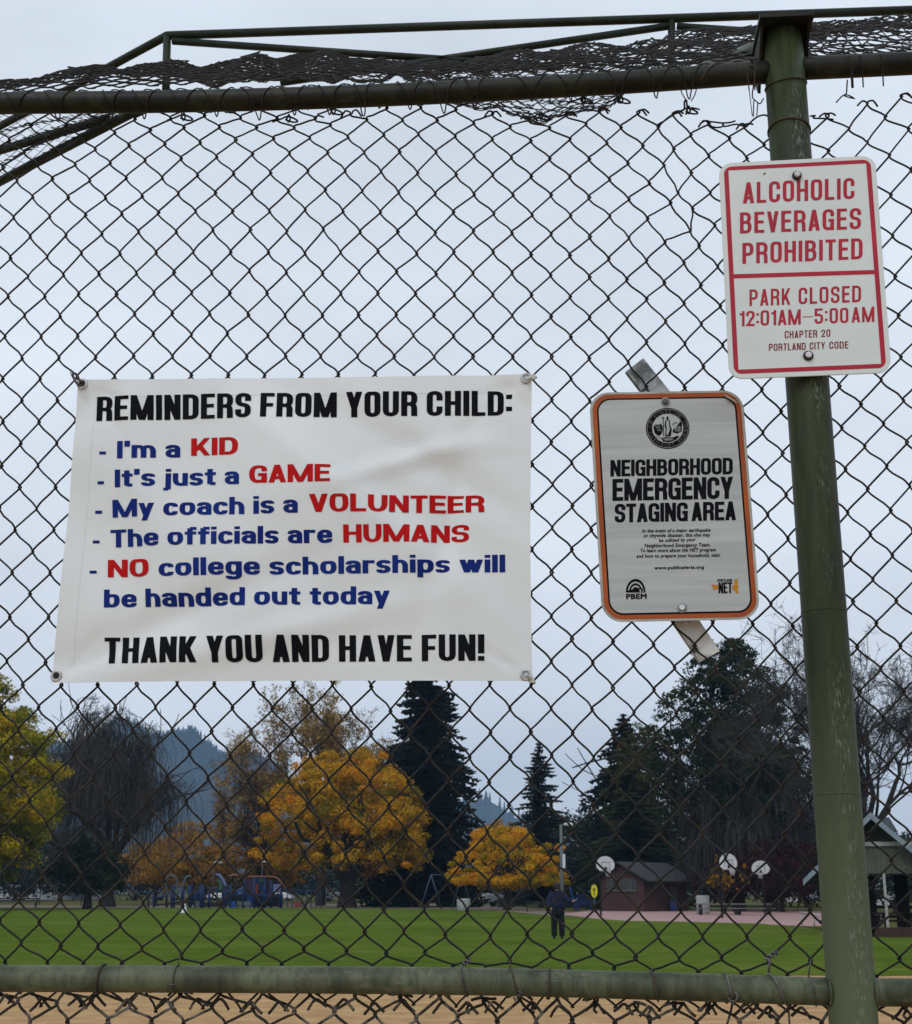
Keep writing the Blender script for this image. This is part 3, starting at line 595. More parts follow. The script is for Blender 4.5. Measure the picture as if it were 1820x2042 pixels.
# picnic shelter on the right
def shelter():
    d = 53; s = 1/pxm(d); root_u = 1752; X0 = gx(root_u, d); root = empty('picnic_shelter', (X0, d, 0), -R(15), 'open gable roofed picnic shelter with grooved grey siding behind the green post', 'shelter')
    M_SIDE = mat('grooved siding', (.105, .115, .092), (.080, .088, .070), scale=3, rough=.85, stretch=(2, 2, .4))
    M_FASC = mat('blue grey fascia', (.22, .27, .32), (.17, .21, .25), scale=4, rough=.5)
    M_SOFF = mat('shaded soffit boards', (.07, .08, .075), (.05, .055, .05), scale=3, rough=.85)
    M_BEAM = mat('whitewashed beam', (.40, .41, .40), (.26, .27, .26), scale=8, rough=.8)
    pk = 4.55; hw = 2.72; ez = 2.02; dep = 9.0; Y0 = -.7
    for sg in (-1, 1):
        r = MB(); x1 = sg*hw*(1 if sg < 0 else 1.25); z1 = ez if sg < 0 else pk-(pk-ez)*1.25
        pts = [(0, Y0, pk), (x1, Y0, z1), (x1, dep, z1), (0, dep, pk)]; lo = [(x, y, z-.10) for x, y, z in pts]
        r.add(pts+lo, [(0, 1, 2, 3), (7, 6, 5, 4), (0, 4, 5, 1), (1, 5, 6, 2), (2, 6, 7, 3), (3, 7, 4, 0)]); r.build('roof', M_SHINGLE, root)
        f = MB(); d_ = Vector((x1, 0, z1-pk)); nrm = Vector((-d_.z, 0, d_.x)).normalized()*(.10 if sg > 0 else -.10)
        a = [Vector((0, Y0-.05, pk+.03)), Vector((x1, Y0-.05, z1+.03))]
        q = [a[0], a[1], a[1]-Vector((0, 0, .22)), a[0]-Vector((0, 0, .26))]; q2 = [p+Vector((0, .04, 0)) for p in q]
        f.add(q+q2, [(0, 1, 2, 3), (7, 6, 5, 4), (0, 4, 5, 1), (1, 5, 6, 2), (2, 6, 7, 3), (3, 7, 4, 0)]); f.build('fascia', M_FASC, root)
    bm_ = MB(); bm_.box((.25, 0.0, 3.40), (4.6, .16, .16)); bm_.build('beam', M_BEAM, root)
    # gable boards above the beam, then the grooved siding below it
    x = -1.55; i = 0
    while x < 3.0:
        lim = pk-.16-abs(x+.06)*(pk-ez)/hw; zt = min(3.31, lim)
        if zt > 2.35: bd = MB(); bd.box((x+.058, .06+.006*(i % 2), (2.28+zt)/2), (.112, .03, zt-2.28)); bd.build('board', M_SIDE, root)
        x += .125; i += 1
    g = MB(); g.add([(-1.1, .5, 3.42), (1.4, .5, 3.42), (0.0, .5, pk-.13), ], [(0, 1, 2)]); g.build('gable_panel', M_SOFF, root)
    for (px, py) in ((-1.9, 4), (.28, .05), (2.9, .1), (-1.9, 8.5), (-.6, 8.6), (.8, 8.6), (2.6, 8.6)):
        p = MB(); p.box((px, py, 1.14), (.10, .10, 2.30) if py < 1 else (.2, .2, 2.3)); p.build('post', M_BEAM if py < 1 else M_WOODDK, root)
    for z in (.55, .95):
        rl = MB(); rl.box((.6, 8.6, z), (5.2, .06, .12)); rl.build('rail', M_WOODDK, root)
    for xw, ww in ((-1.4, 1.6), (.55, .5), (2.4, 1.7)): bw = MB(); bw.box((xw, 8.7, 1.15), (ww, .1, 2.3)); bw.build('dark_backing', M_WOODDK, root)  # dark sheets added at the back to stand in for the shelter's interior shade
    sl = MB(); sl.box((.5, 4.5, .02), (5.6, 9.4, .06)); sl.build('floor_slab', M_PATH, root)
    for i, (tx, ty) in enumerate(((-.6, 3.2), (1.6, 4.4))):
        t = MB(); t.box((0, 0, .74), (1.9, .75, .06)); 
        ro = empty('picnic_table', (X0+tx, d+ty, 0), .1, ['dark picnic table at the left inside the shelter', 'dark picnic table at the right inside the shelter'][i], 'picnic table', 'picnic tables in the shelter'); t.build('tabletop', M_WOODDK, ro)
        for sy in (-1, 1): b2 = MB(); b2.box((0, sy*.62, .44), (1.9, .26, .05)); b2.build('bench', M_WOODDK, ro)
        for sx in (-1, 1):
            l = MB(); l.tube([(sx*.6, -.6, 0), (sx*.6, -.2, .72)], .04, 4); l.tube([(sx*.6, .6, 0), (sx*.6, .2, .72)], .04, 4); l.tube([(sx*.6, -.6, .42), (sx*.6, .6, .42)], .035, 4); l.build('leg', M_WOODDK, ro)
shelter()
pl = MB(); pl.box((0, 0, .16), (3.2, .9, .34)); o = pl.build('low_planter', mat('brown block', (.05, .032, .025), rough=.9)); o.location = (gx(1775, 50.5)+.6, 50.5, 0); tag(o, 'low brown block planter in front of the picnic shelter', 'planter')
def low_rail(pts, label):
    r = empty('guard_rail', (pts[0][0], pts[0][1], 0), 0, label, 'rail'); o = Vector((pts[0][0], pts[0][1], 0))
    b_ = MB(); b_.tube([Vector(p)-o for p in pts], .045, 6); b_.build('bar', mat('pinkish white paint', (.50, .42, .40), rough=.7), r)
    for p in pts:
        l = MB(); l.cyl(Vector((p[0], p[1], 0))-o, Vector(p)-o, .04, 6); l.build('post', MATS['pinkish white paint'], r)
low_rail([(*G(1600, 1846), .62), (*G(1625, 1850), .60), (*G(1652, 1856), .55)], 'low pinkish white rail at the court corner left of the green post')
low_rail([(*G(1735, 1851), .70), (*G(1758, 1856), .66), (*G(1768, 1858), .60)], 'low white rail between the green post and the shelter')

# basketball hoops
def hoop(u, v_top, d, label, turn):
    root = empty('basketball_hoop', (gx(u, d), d, 0), turn, label, 'basketball hoop', 'basketball hoops round the court')
    p = MB(); p.tube([(0, .9, 0), (0, .9, 2.6), (0, .75, 3.0), (0, .12, 3.35)], .07, 8); p.build('pole', M_BLACKM, root)
    arm = MB(); arm.tube([(0, .88, 2.7), (0, .1, 2.95)], .04, 6); arm.build('brace', M_BLACKM, root)
    w, h = .69, .99; pts = []
    for k in range(25):
        t = -.32+ (math.pi+.64)*k/24; pts.append((w*math.cos(t), 3.95-.60+.60*math.sin(t)))
    pts = [(-.42, 2.96), (.42, 2.96)]+pts
    b_ = MB(); n = len(pts); b_.add([(x, 0, z) for x, z in pts]+[(x, .04, z) for x, z in pts], [tuple(range(n)), tuple(range(n, 2*n))[::-1]]+[(i, (i+1) % n, n+(i+1) % n, n+i) for i in range(n)])
    bo = b_.build('backboard', M_WHITEP, root)
    ln = MB()
    for (x0, z0, x1, z1) in ((-.3, 3.15, -.3, 3.55), (.3, 3.15, .3, 3.55), (-.3, 3.55, .3, 3.55)): ln.tube([(x0, -.012, z0), (x1, -.012, z1)], .016, 4)
    ln.build('target_box', M_BLACKM, bo)
    br = MB(); br.box((0, -.03, 3.14), (.16, .05, .2)); br.build('bracket', M_BLACKM, root)
    r = MB(); r.torus((0, -.35, 3.05), .23, .016, (0, 0, 1), 18, 5); r.build('rim', mat('rusty rim', (.16, .05, .02), rough=.7), root)
    nt_ = MB()
    for k in range(12):
        a = k*math.pi/6
        for s in (-1, 1): nt_.tube([(.23*math.cos(a), -.35+.23*math.sin(a), 3.05), (.15*math.cos(a+s*.5), -.35+.15*math.sin(a+s*.5), 2.82), (.12*math.cos(a), -.35+.12*math.sin(a), 2.6)], .011, 3)
    nt_.build('net', M_WHITEP, root)
hoop(1210, 1712, 94, 'leftmost basketball hoop, its white fan board in front of the brick building roof', R(25))
hoop(1457, 1707, 87, 'largest basketball hoop with white fan board beside the small orange tree', R(32))
hoop(1521, 1714, 107, 'smaller basketball hoop standing farthest right on the court', R(-15))

# light pole, lamps
def lamp(u, d, h, label, arm=1.0, box=True, r=.075, name='light_pole', head=.7):
    root = empty(name, (gx(u, d), d, 0), 0, label, 'light pole' if box else 'street lamp')
    p = MB(); p.tube([(0, 0, 0), (0, 0, h)], [r*1.2, r*.8], 8); p.build('pole', M_POLE, root)
    a = MB(); a.tube([(0, 0, h-.05), (arm*.6, 0, h+.02), (arm, 0, h)], .03, 6); a.build('arm', M_POLE, root)
    hd = MB(); hd.tube([(arm-.1, 0, h), (arm+.12, 0, h+.05), (arm+head-.1, 0, h+.02), (arm+head, 0, h-.04)], [.05, .13, .11, .05], 8); hd.build('lamp_head', M_WHITEP, root)
    if box: b_ = MB(); b_.box((.17, -.02, 3.75), (.2, .16, 1.0)); b_.build('control_box', M_WHITEP, root)
lamp(1122, 100, 6.35, 'tall grey light pole with a white box, right behind the standing man', .3, True, .13, 'light_pole', .6)
lamp(424, 150, 4.6, 'street lamp with white head above the middle of the play structure', .05, False, .06, 'street_lamp', .9)
lamp(521, 160, 4.9, 'street lamp with white head left of the large orange maple', -.2, False, .06, 'street_lamp', .9)

# benches, bins, cone, sign
def bench(u, d, w, label, col=M_BLACKM, rz=0):
    root = empty('park_bench', (gx(u, d), d, 0), rz, label, 'bench')
    for y, z, nm in ((0, .45, 'slat'), (.14, .45, 'slat'), (.28, .45, 'slat'), (.38, .62, 'slat'), (.41, .78, 'slat')):
        s = MB(); s.box((0, y, z), (w, .11 if z < .5 else .03, .03 if z < .5 else .12)); s.build(nm, col, root)
    for sx in (-1, 1):
        l = MB(); l.box((sx*(w/2-.2), .15, .22), (.07, .4, .44)); l.box((sx*(w/2-.2), .40, .62), (.06, .05, .4)); l.build('leg', col, root)
bench(1072, 112, 2.0, 'black park bench under the small umbrella shaped maple')
bench(18, 135, 6.0, 'long low bench at the far left edge of the lawn')
def ptable(u, d, w, label):
    root = empty('picnic_table', (gx(u, d), d, 0), .1, label, 'picnic table')
    M_T = mat('weathered table wood', (.17, .17, .15), (.11, .11, .10), rough=.85)
    t = MB(); t.box((0, 0, .75), (w, .75, .07)); t.build('tabletop', M_T, root)
    for sy in (-1, 1): s = MB(); s.box((0, sy*.62, .45), (w, .26, .06)); s.build('bench', M_T, root)
    n = max(2, int(w/1.3))
    for k in range(n):
        x = -w/2+.4+(w-.8)*k/(n-1); l = MB(); l.box((x, 0, .36), (.12, .9, .72)); l.build('leg', M_BLACKM, root)
ptable(1400+35, 101, 3.6, 'long pale picnic table right of the brick building')
ptable(1500, 103, 3.2, 'long pale picnic table behind the third hoop')
def bin_(u, d, h, w, m, label):
    b_ = MB(); b_.tube([(0, 0, 0), (0, 0, .05), (0, 0, h-.06), (0, 0, h)], [w*.47, w*.5, w*.5, w*.44], 8); o = b_.build('litter_bin', m); o.location = (gx(u, d), d, 0); tag(o, label, 'bin')
bin_(925, 118, 1.0, 1.15, M_CONC, 'square pale concrete bin left of the small amber maple')
bin_(1402, 106, 1.35, 1.0, M_CONC, 'pale concrete bin at the end of the long picnic table')
c = MB(); c.tube([(0, 0, 0), (0, 0, .04), (0, 0, .05), (0, 0, .75)], [.28, .28, .2, .06], 10); o = c.build('marker_cone', M_WHITEP); o.location = (gx(369, 100), 100, 0); tag(o, 'small white marker cone standing on the lawn edge below the willow', 'cone')
def ysign():
    d = 108; root = empty('yellow_sign', (gx(1186, d), d, 0), 0, 'bright yellow rounded sign with a dark symbol left of the brick building', 'sign')
    p = MB(); p.cyl((0, .03, 0), (0, .03, 2.2), .035, 6); p.build('post', M_POLE, root)
    b_ = MB(); pts = [(.28*math.cos(t)*(1 if abs(math.cos(t)) < .7 else .95), 1.65+.50*math.sin(t)) for t in np.linspace(0, 2*math.pi, 17)[:-1]]
    n = len(pts); b_.add([(x, 0, z) for x, z in pts]+[(x, .02, z) for x, z in pts], [tuple(range(n)), tuple(range(n, 2*n))[::-1]]+[(i, (i+1) % n, n+(i+1) % n, n+i) for i in range(n)]); b_.build('plate', M_YEL, root)
    s = MB(); s.torus((0, -.006, 1.75), .09, .03, (0, 1, 0), 10, 4); s.box((0, -.006, 1.45), (.07, .012, .28)); s.build('symbol', M_BLACKM, root)
ysign()
cv = MB(); cv.box((0, 0, 0.72), (1.9, .9, .50), taper=1.15); cv.box((-.35, 0, 1.15), (.9, .8, .42), taper=1.3); cv.tube([(-.7, -.5, .3), (-.7, .5, .3)], .3, 10); cv.tube([(.7, -.5, .3), (.7, .5, .3)], .3, 10); o = cv.build('covered_cart', mat('dark blue tarpaulin', (.008, .018, .085), (.006, .012, .05), scale=2)); o.location = (gx(1166, 122), 122, 0); tag(o, 'blue covered cart between the standing man and the yellow sign', 'cart')

# swing frame beside the large maple
def swing(u, d, label):
    root = empty('swing_frame', (gx(u, d), d, 0), R(20), label, 'swing set'); h = 3.1; M_S = mat('grey blue steel', (.05, .09, .13), rough=.5)
    tb = MB(); tb.tube([(-.1, 0, h), (3.6, 2.5, h)], .05, 6); tb.build('top_bar', M_S, root)
    for (x, y) in ((-.1, 0), (3.6, 2.5)):
        for s in (-1, 1): l = MB(); l.tube([(x, y, h), (x+s*.95, y-s*.3, 0)], .05, 6); l.build('leg', M_S, root)
swing(862, 128, 'grey blue A frame swing standing in front of the near black spruce')

# play structure
def playground():
    hr0 = [((i*37) % 16)/16 for i in range(16)]; panel_later = []
    d = 133; k = pxm(d); X0 = gx(450, d); root = empty('play_structure', (X0, d, 0), 0, 'dark blue climbing structure with arches and slides behind the lawn', 'play structure')
    base = 1813
    def Q(cx, cy, dy=0.): return Vector(((500+cx*.4396)/2.0055, 0, 0))
    def P(cx, cy, y=0.0):         # close-up coordinates to metres in the structure's own frame
        u = (500+cx*.4396)/2.0055; v = (3350+cy*.4397)/2.0055
        return Vector((at(u, v, d+y)[0]-X0, y, max(0.0, (base-v)/k)))
    M_PUR = mat('purple plastic', (.035, .020, .060), rough=.5); M_GRN = mat('green plastic', (.02, .09, .05), rough=.5); M_ORP = mat('faded orange pipe', (.26, .11, .06), rough=.6); M_ARC = mat('grey arch pipe', (.09, .11, .12), rough=.5); M_LIL = mat('lilac slide plastic', (.12, .14, .30), rough=.45); M_REDP = mat('dull red plastic', (.22, .035, .03), rough=.5)
    for cx, top, w in ((215, 500, 14), (262, 500, 14), (380, 400, 18), (425, 455, 16), (445, 460, 14), (535, 455, 16), (592, 440, 30), (637, 470, 14), (690, 440, 18), (712, 435, 20), (765, 455, 16), (915, 440, 18), (965, 430, 20), (1080, 380, 22), (1180, 370, 20), (1215, 375, 20), (1272, 375, 26), (1335, 400, 18), (1420, 430, 22)):
        b_ = MB(); b_.cyl(P(cx, 650, .8*math.sin(cx)), P(cx, top, .8*math.sin(cx)), w*.5*.4396/2.0055/k*1.25, 6); b_.build('post', M_NAVY, root)
    def pipe(name, pts, r, m):
        b_ = MB(); b_.tube(smooth_path([P(x, y, z) for x, y, z in pts], 4), r, 6); b_.build(name, m, root)
    pipe('arch', [(385, 560, -.3), (378, 400, -.3), (410, 355, -.3), (455, 365, -.3), (480, 430, -.3), (478, 560, -.3)], .10, M_ARC)
    pipe('arch', [(530, 470, -.6), (545, 400, -.6), (570, 365, -.6), (600, 362, -.6)], .13, M_ARC)
    pipe('slide', [(832, 350, -.5), (860, 350, -.6), (895, 395, -.8), (920, 450, -1)], .14, M_LIL)
    pipe('slide_chute', [(850, 400, -.5), (880, 440, -.7), (870, 500, -.9)], .2, M_GRN)
    pipe('canopy_pipe', [(1120, 362, -.2), (1200, 362, -.2), (1320, 362, -.2), (1385, 375, -.3), (1430, 425, -.4), (1470, 465, -.5)], .07, M_ORP)
    pipe('canopy_pipe', [(945, 360, .4), (1000, 345, .4), (1060, 362, .4)], .1, M_ORP)
    pipe('hand_rail', [(205, 500, 0), (280, 500, 0), (380, 460, 0), (530, 458, 0)], .05, M_NAVY)
    pipe('ramp', [(270, 632, 0), (380, 615, 0), (520, 600, 0), (700, 598, 0)], .09, M_WOODDK)
    pipe('hand_rail', [(1440, 488, 0), (1620, 486, 0), (1800, 490, 0)], .05, M_NAVY)
    for i in range(16):
        cx = 450+i*62+hr0[i]*20; top = 430+70*hr0[(i*3) % 16]; pipe('post', [(cx, 648, 1.5+hr0[i]), (cx, top, 1.5+hr0[i])], .085, M_NAVY)
    for y0 in (470, 505, 560): pipe('cross_bar', [(590, y0, 1.4), (820, y0+4, 1.4), (960, y0, 1.4)], .06, M_NAVY)
    for cx0, cx1, cy0, cy1, mm in ((600, 690, 520, 600, M_NAVY), (700, 760, 455, 520, M_BLACKM), (880, 950, 500, 640, M_NAVY), (1110, 1170, 540, 640, M_BLUEP), (560, 610, 450, 520, M_GRN)): panel_later.append((cx0, cy0, cx1, cy1, 1.6, mm))
    pipe('hand_rail', [(205, 560, 0), (290, 558, 0), (380, 545, 0)], .05, M_NAVY)
    for i in range(8):
        cx = 1480+i*43; pipe('baluster', [(cx, 488, 0), (cx, 648, 0)], .045, M_NAVY)
    def panel(cx0, cy0, cx1, cy1, y, m, name='panel'):
        a = P(cx0, cy1, y); c_ = P(cx1, cy0, y); b_ = MB(); b_.box(((a.x+c_.x)/2, y, (a.z+c_.z)/2), (c_.x-a.x, .08, c_.z-a.z)); b_.build(name, m, root)
    for p_ in panel_later: panel(*p_)
    panel(1085, 385, 1175, 520, .3, M_PUR); panel(1195, 380, 1270, 500, .5, M_NAVY); panel(1230, 378, 1262, 415, .1, M_GRN); panel(1285, 400, 1345, 520, .6, M_PUR)
    panel(960, 520, 1440, 545, .2, M_NAVY, 'deck'); panel(960, 545, 1440, 640, 1.8, M_BLACKM, 'deck_skirt'); panel(1350, 430, 1420, 500, -.4, M_LIL); panel(1170, 430, 1215, 520, .1, M_REDP)
    panel(965, 590, 1008, 650, -.8, M_BLUEP, 'step_block'); panel(1010, 485, 1070, 510, -.3, M_BLUEP, 'step_block'); panel(1020, 590, 1150, 630, -.6, M_ARC, 'bench_block')
    panel(640, 590, 690, 640, -.4, M_ARC, 'spring_rider'); panel(1545, 590, 1600, 640, -.4, M_REDP, 'spring_rider')
    panel(720, 600, 870, 645, .8, M_WOODDK, 'step_block')
playground()

# posts of the far fence on the left
for i, u in enumerate((80, 163, 364, 490, 555)):
    b_ = MB(); b_.cyl((0, 0, 0), (0, 0, 1.9), .05, 6); o = b_.build('fence_post', M_BLACKM); o.location = (gx(u, 150), 150, 0)
    tag(o, ['thin dark fence post in front of the low pale building at the far left', 'thin dark fence post left of the black green evergreen below the willow', 'thin dark fence post just right of the willow trunk', 'thin dark fence post behind the grey arch of the play structure', 'thin dark fence post behind the dark blue deck of the play structure'][i], 'fence post', 'thin dark posts beyond the lawn')

# parked cars and houses along the far street
def car(u, d, m, label, ln=4.4, hh=1.45, rz=0.0):
    root = empty('parked_car', (gx(u, d), d, 0), rz, label, 'car', 'cars parked on the far street')
    prof = [(-.5, .30), (-.5, .62), (-.46, .72), (-.30, .78), (-.2, 1.0), (.16, 1.0), (.30, .76), (.46, .68), (.5, .55), (.5, .30)]
    V = [(x*ln, s*.85*(1 if z < .8 else .82), z*hh) for s in (-1, 1) for x, z in prof]; n = len(prof)
    b_ = MB(); b_.add(V, [tuple(range(n)), tuple(range(n, 2*n))[::-1]]+[(i, n+i, n+(i+1) % n, (i+1) % n) for i in range(n)]); b_.build('body', m, root)
    for a in (-1, 1):
        w = MB(); w.add([(-.17*ln*1.0, -.80*a if False else -.74, .80*hh), (.19*ln, -.74, .80*hh), (.13*ln, -.71, .96*hh), (-.14*ln, -.71, .96*hh)], [(0, 1, 2, 3)]) if a == 1 else w.add([(-.17*ln, .74, .80*hh), (.19*ln, .74, .80*hh), (.13*ln, .71, .96*hh), (-.14*ln, .71, .96*hh)], [(0, 1, 2, 3)])
        w.build('window', M_GLASSDK, root)
    for x in (-.3, .3):
        for s in (-1, 1): w = MB(); w.cyl((x*ln, s*.88, .32), (x*ln, s*.70, .32), .33, 12); w.build('wheel', M_RUBBER, root)
M_CARW = mat('white car paint', (.70, .72, .74), rough=.25); M_CARS = mat('silver car paint', (.32, .34, .36), rough=.3)
car(560, 235, M_CARW, 'white car parked behind the play structure, right part'); car(672, 225, M_CARW, 'white car parked just left of the large maple trunk'); car(335, 240, M_CARS, 'silver car parked beyond the play structure ramp')
car(985, 200, M_CARS, 'silver car parked in front of the pale house behind the amber maple'); car(940, 190, M_CARW, 'white car left of the amber maple trunk', hh=1.9); car(826, 230, M_CARW, 'white car showing between the large maple and the swing'); car(440, 238, M_CARW, 'white car behind the dark blue ramp posts')
def house(u, d, w, h, m, label):
    root = empty('house', (gx(u, d), d, 0), 0, label, 'house'); b_ = MB(); b_.box((0, 4, h/2), (w, 8, h)); b_.build('wall', m, root)
    r = MB(); r.add([(-w/2-.4, -.5, h), (w/2+.4, -.5, h), (w/2+.4, 8.5, h), (-w/2-.4, 8.5, h), (-w/2-.4, 4, h+2.2), (w/2+.4, 4, h+2.2)], [(0, 1, 5, 4), (2, 3, 4, 5), (0, 4, 3), (1, 2, 5), (3, 2, 1, 0)]); r.build('roof', M_SHINGLE, root)
    for k in range(int(w/3)):
        x = -w/2+1.5+k*3; f = MB(); f.box((x, -.03, h*.55), (1.2, .06, 1.5)); fo = f.build('window', M_WHITEP, root); g = MB(); g.box((x, -.07, h*.55), (1.0, .03, 1.3)); g.build('pane', M_GLASSDK, fo)
M_HW = mat('pale house siding', (.50, .52, .54), (.42, .44, .46), rough=.8, stretch=(.2, .2, 5)); M_HB = mat('brown brick house wall', (.12, .06, .045), rough=.9)
house(960, 232, 9, 3.2, M_HW, 'pale house behind the small amber maple'); house(1030, 236, 6, 3.2, M_HB, 'brown house right of the amber maple trunk'); house(40, 240, 24, 3.0, M_HW, 'long pale building low behind the left maple')
house(1742, 190, 7, 9.5, M_HW, 'pale tall house beyond the bare tree, above the shelter roof'); house(1610, 260, 10, 3.2, M_HW, 'pale house far behind the third basketball hoop')

# ------------------------------------------------------------------ the man on the lawn
def skin_body(name, verts, edges, radii, m, parent, root_i=0, sub=2):
    me = bpy.data.meshes.new(name); me.from_pydata(verts, edges, []); me.materials.append(m); o = bpy.data.objects.new(name, me); C.objects.link(o); o.parent = parent
    md = o.modifiers.new('skin', 'SKIN'); md.use_smooth_shade = True
    sv = me.skin_vertices[0].data
    for i, r in enumerate(radii):
        sv[i].radius = r if isinstance(r, tuple) else (r, r); sv[i].use_root = (i == root_i)
    o.modifiers.new('sub', 'SUBSURF').levels = sub; o.modifiers['sub'].render_levels = sub; return o
def person():
    d = 46.7; root = empty('person', (gx(1112, d), d, 0), R(-4), 'man seen from behind on the lawn, navy jacket and black trousers, one arm held out', 'person'); root.scale = (1.05, 1.05, 1.07)
    M_SKIN = mat('skin', (.42, .25, .18), rough=.6); M_JKT = mat('navy jacket cloth', (.010, .013, .038), (.014, .018, .05), scale=6, rough=.9, bump=.5, bscale=9); M_TRO = mat('black trouser cloth', (.008, .009, .012), rough=.9); M_HAIR = mat('dark grey hair', (.035, .033, .033), rough=.9, bump=.5, bscale=60); M_SHOE = mat('dark shoes', (.012, .012, .012), rough=.6)
    V = [(0, 0, .95), (0, .01, 1.15), (0, .02, 1.36), (0, .01, 1.46), (0, -.01, 1.53), (0, -.01, 1.63), (0, -.01, 1.70),
         (-.09, 0, .88), (-.11, 0, .48), (-.115, .02, .09), (.09, 0, .88), (.125, 0, .48), (.135, .02, .09),
         (-.19, .01, 1.39), (-.27, -.03, 1.12), (-.20, -.16, .95), (-.18, -.20, .89),
         (.19, .01, 1.39), (.32, -.04, 1.19), (.52, -.12, 1.16), (.61, -.14, 1.20)]
    E_ = [(0, 1), (1, 2), (2, 3), (3, 4), (4, 5), (5, 6), (0, 7), (7, 8), (8, 9), (0, 10), (10, 11), (11, 12), (2, 13), (13, 14), (14, 15), (15, 16), (2, 17), (17, 18), (18, 19), (19, 20)]
    Rr = [(.15, .11), (.14, .10), (.15, .10), .055, .06, (.075, .09), (.055, .07), .085, .055, .04, .085, .055, .04, .06, .045, .032, .03, .06, .045, .032, .03]
    skin_body('body', V, E_, Rr, M_SKIN, root)
    # jacket: trunk and sleeves
    V = [(0, 0, .80), (0, .0, 1.0), (0, .01, 1.2), (0, .02, 1.38), (0, .02, 1.49), (-.18, .01, 1.40), (-.27, -.03, 1.14), (-.21, -.12, .98), (.18, .01, 1.39), (.33, -.04, 1.19), (.52, -.12, 1.16)]
    E_ = [(0, 1), (1, 2), (2, 3), (3, 4), (3, 5), (5, 6), (6, 7), (3, 8), (8, 9), (9, 10)]
    skin_body('jacket', V, E_, [(.28, .21), (.275, .21), (.265, .20), (.245, .18), (.13, .12), .13, .11, .08, .125, .10, .07], M_JKT, root, 2)
    V = [(0, 0, .93), (-.09, 0, .86), (-.115, -.005, .5), (-.12, .01, .045), (.09, 0, .86), (.13, -.005, .5), (.14, .01, .045)]
    skin_body('trousers', V, [(0, 1), (1, 2), (2, 3), (0, 4), (4, 5), (5, 6)], [(.19, .16), .145, .115, .10, .145, .115, .10], M_TRO, root)
    hv = MB(); n1, n2 = 14, 9; vs = []
    for j in range(n2+1):
        t = math.pi*j/n2
        for i in range(n1): a = 2*math.pi*i/n1; vs.append((.005+.094*math.sin(t)*math.cos(a), -.022+.108*math.sin(t)*math.sin(a), 1.640+.122*math.cos(t)))
    hv.add(vs, [(j*n1+i, j*n1+(i+1) % n1, (j+1)*n1+(i+1) % n1, (j+1)*n1+i) for j in range(n2) for i in range(n1)], True); hv.build('hair', M_HAIR, root)
    for s, y in ((-.12, 0), (.14, 0)):
        b_ = MB(); b_.tube([(s, .10, .04), (s, .05, .05), (s, -.10, .04), (s, -.17, .03)], [.04, .05, .045, .03], 8); b_.build('shoe', M_SHOE, root)
    for sgn, hx in ((1, (.61, -.14, 1.20)), (-1, (-.18, -.20, .89))):
        hb = MB()
        for k in range(5):
            o_ = Vector((.012*(k-2), -.012*k, .01*(k-2))); p0 = Vector(hx)+o_; hb.tube([p0, p0+Vector((.02*sgn, -.03, .0)), p0+Vector((.035*sgn, -.035, .02+.004*k))], [.011, .010, .008], 5)
        hb.build('fingers', M_SKIN, root)
    b_ = MB(); b_.tube([(0, 0, 0), (-.05, .02, .16), (-.13, .03, .46), (-.15, .03, .56)], [.022, .018, .022, .03], 8)
    o = b_.build('ball_thrower', M_BLUEP); o.location = (gx(1112, d)+.60, d-.19, 1.16); tag(o, 'bright blue plastic ball thrower held up in the right hand of the man', 'ball thrower')
person()

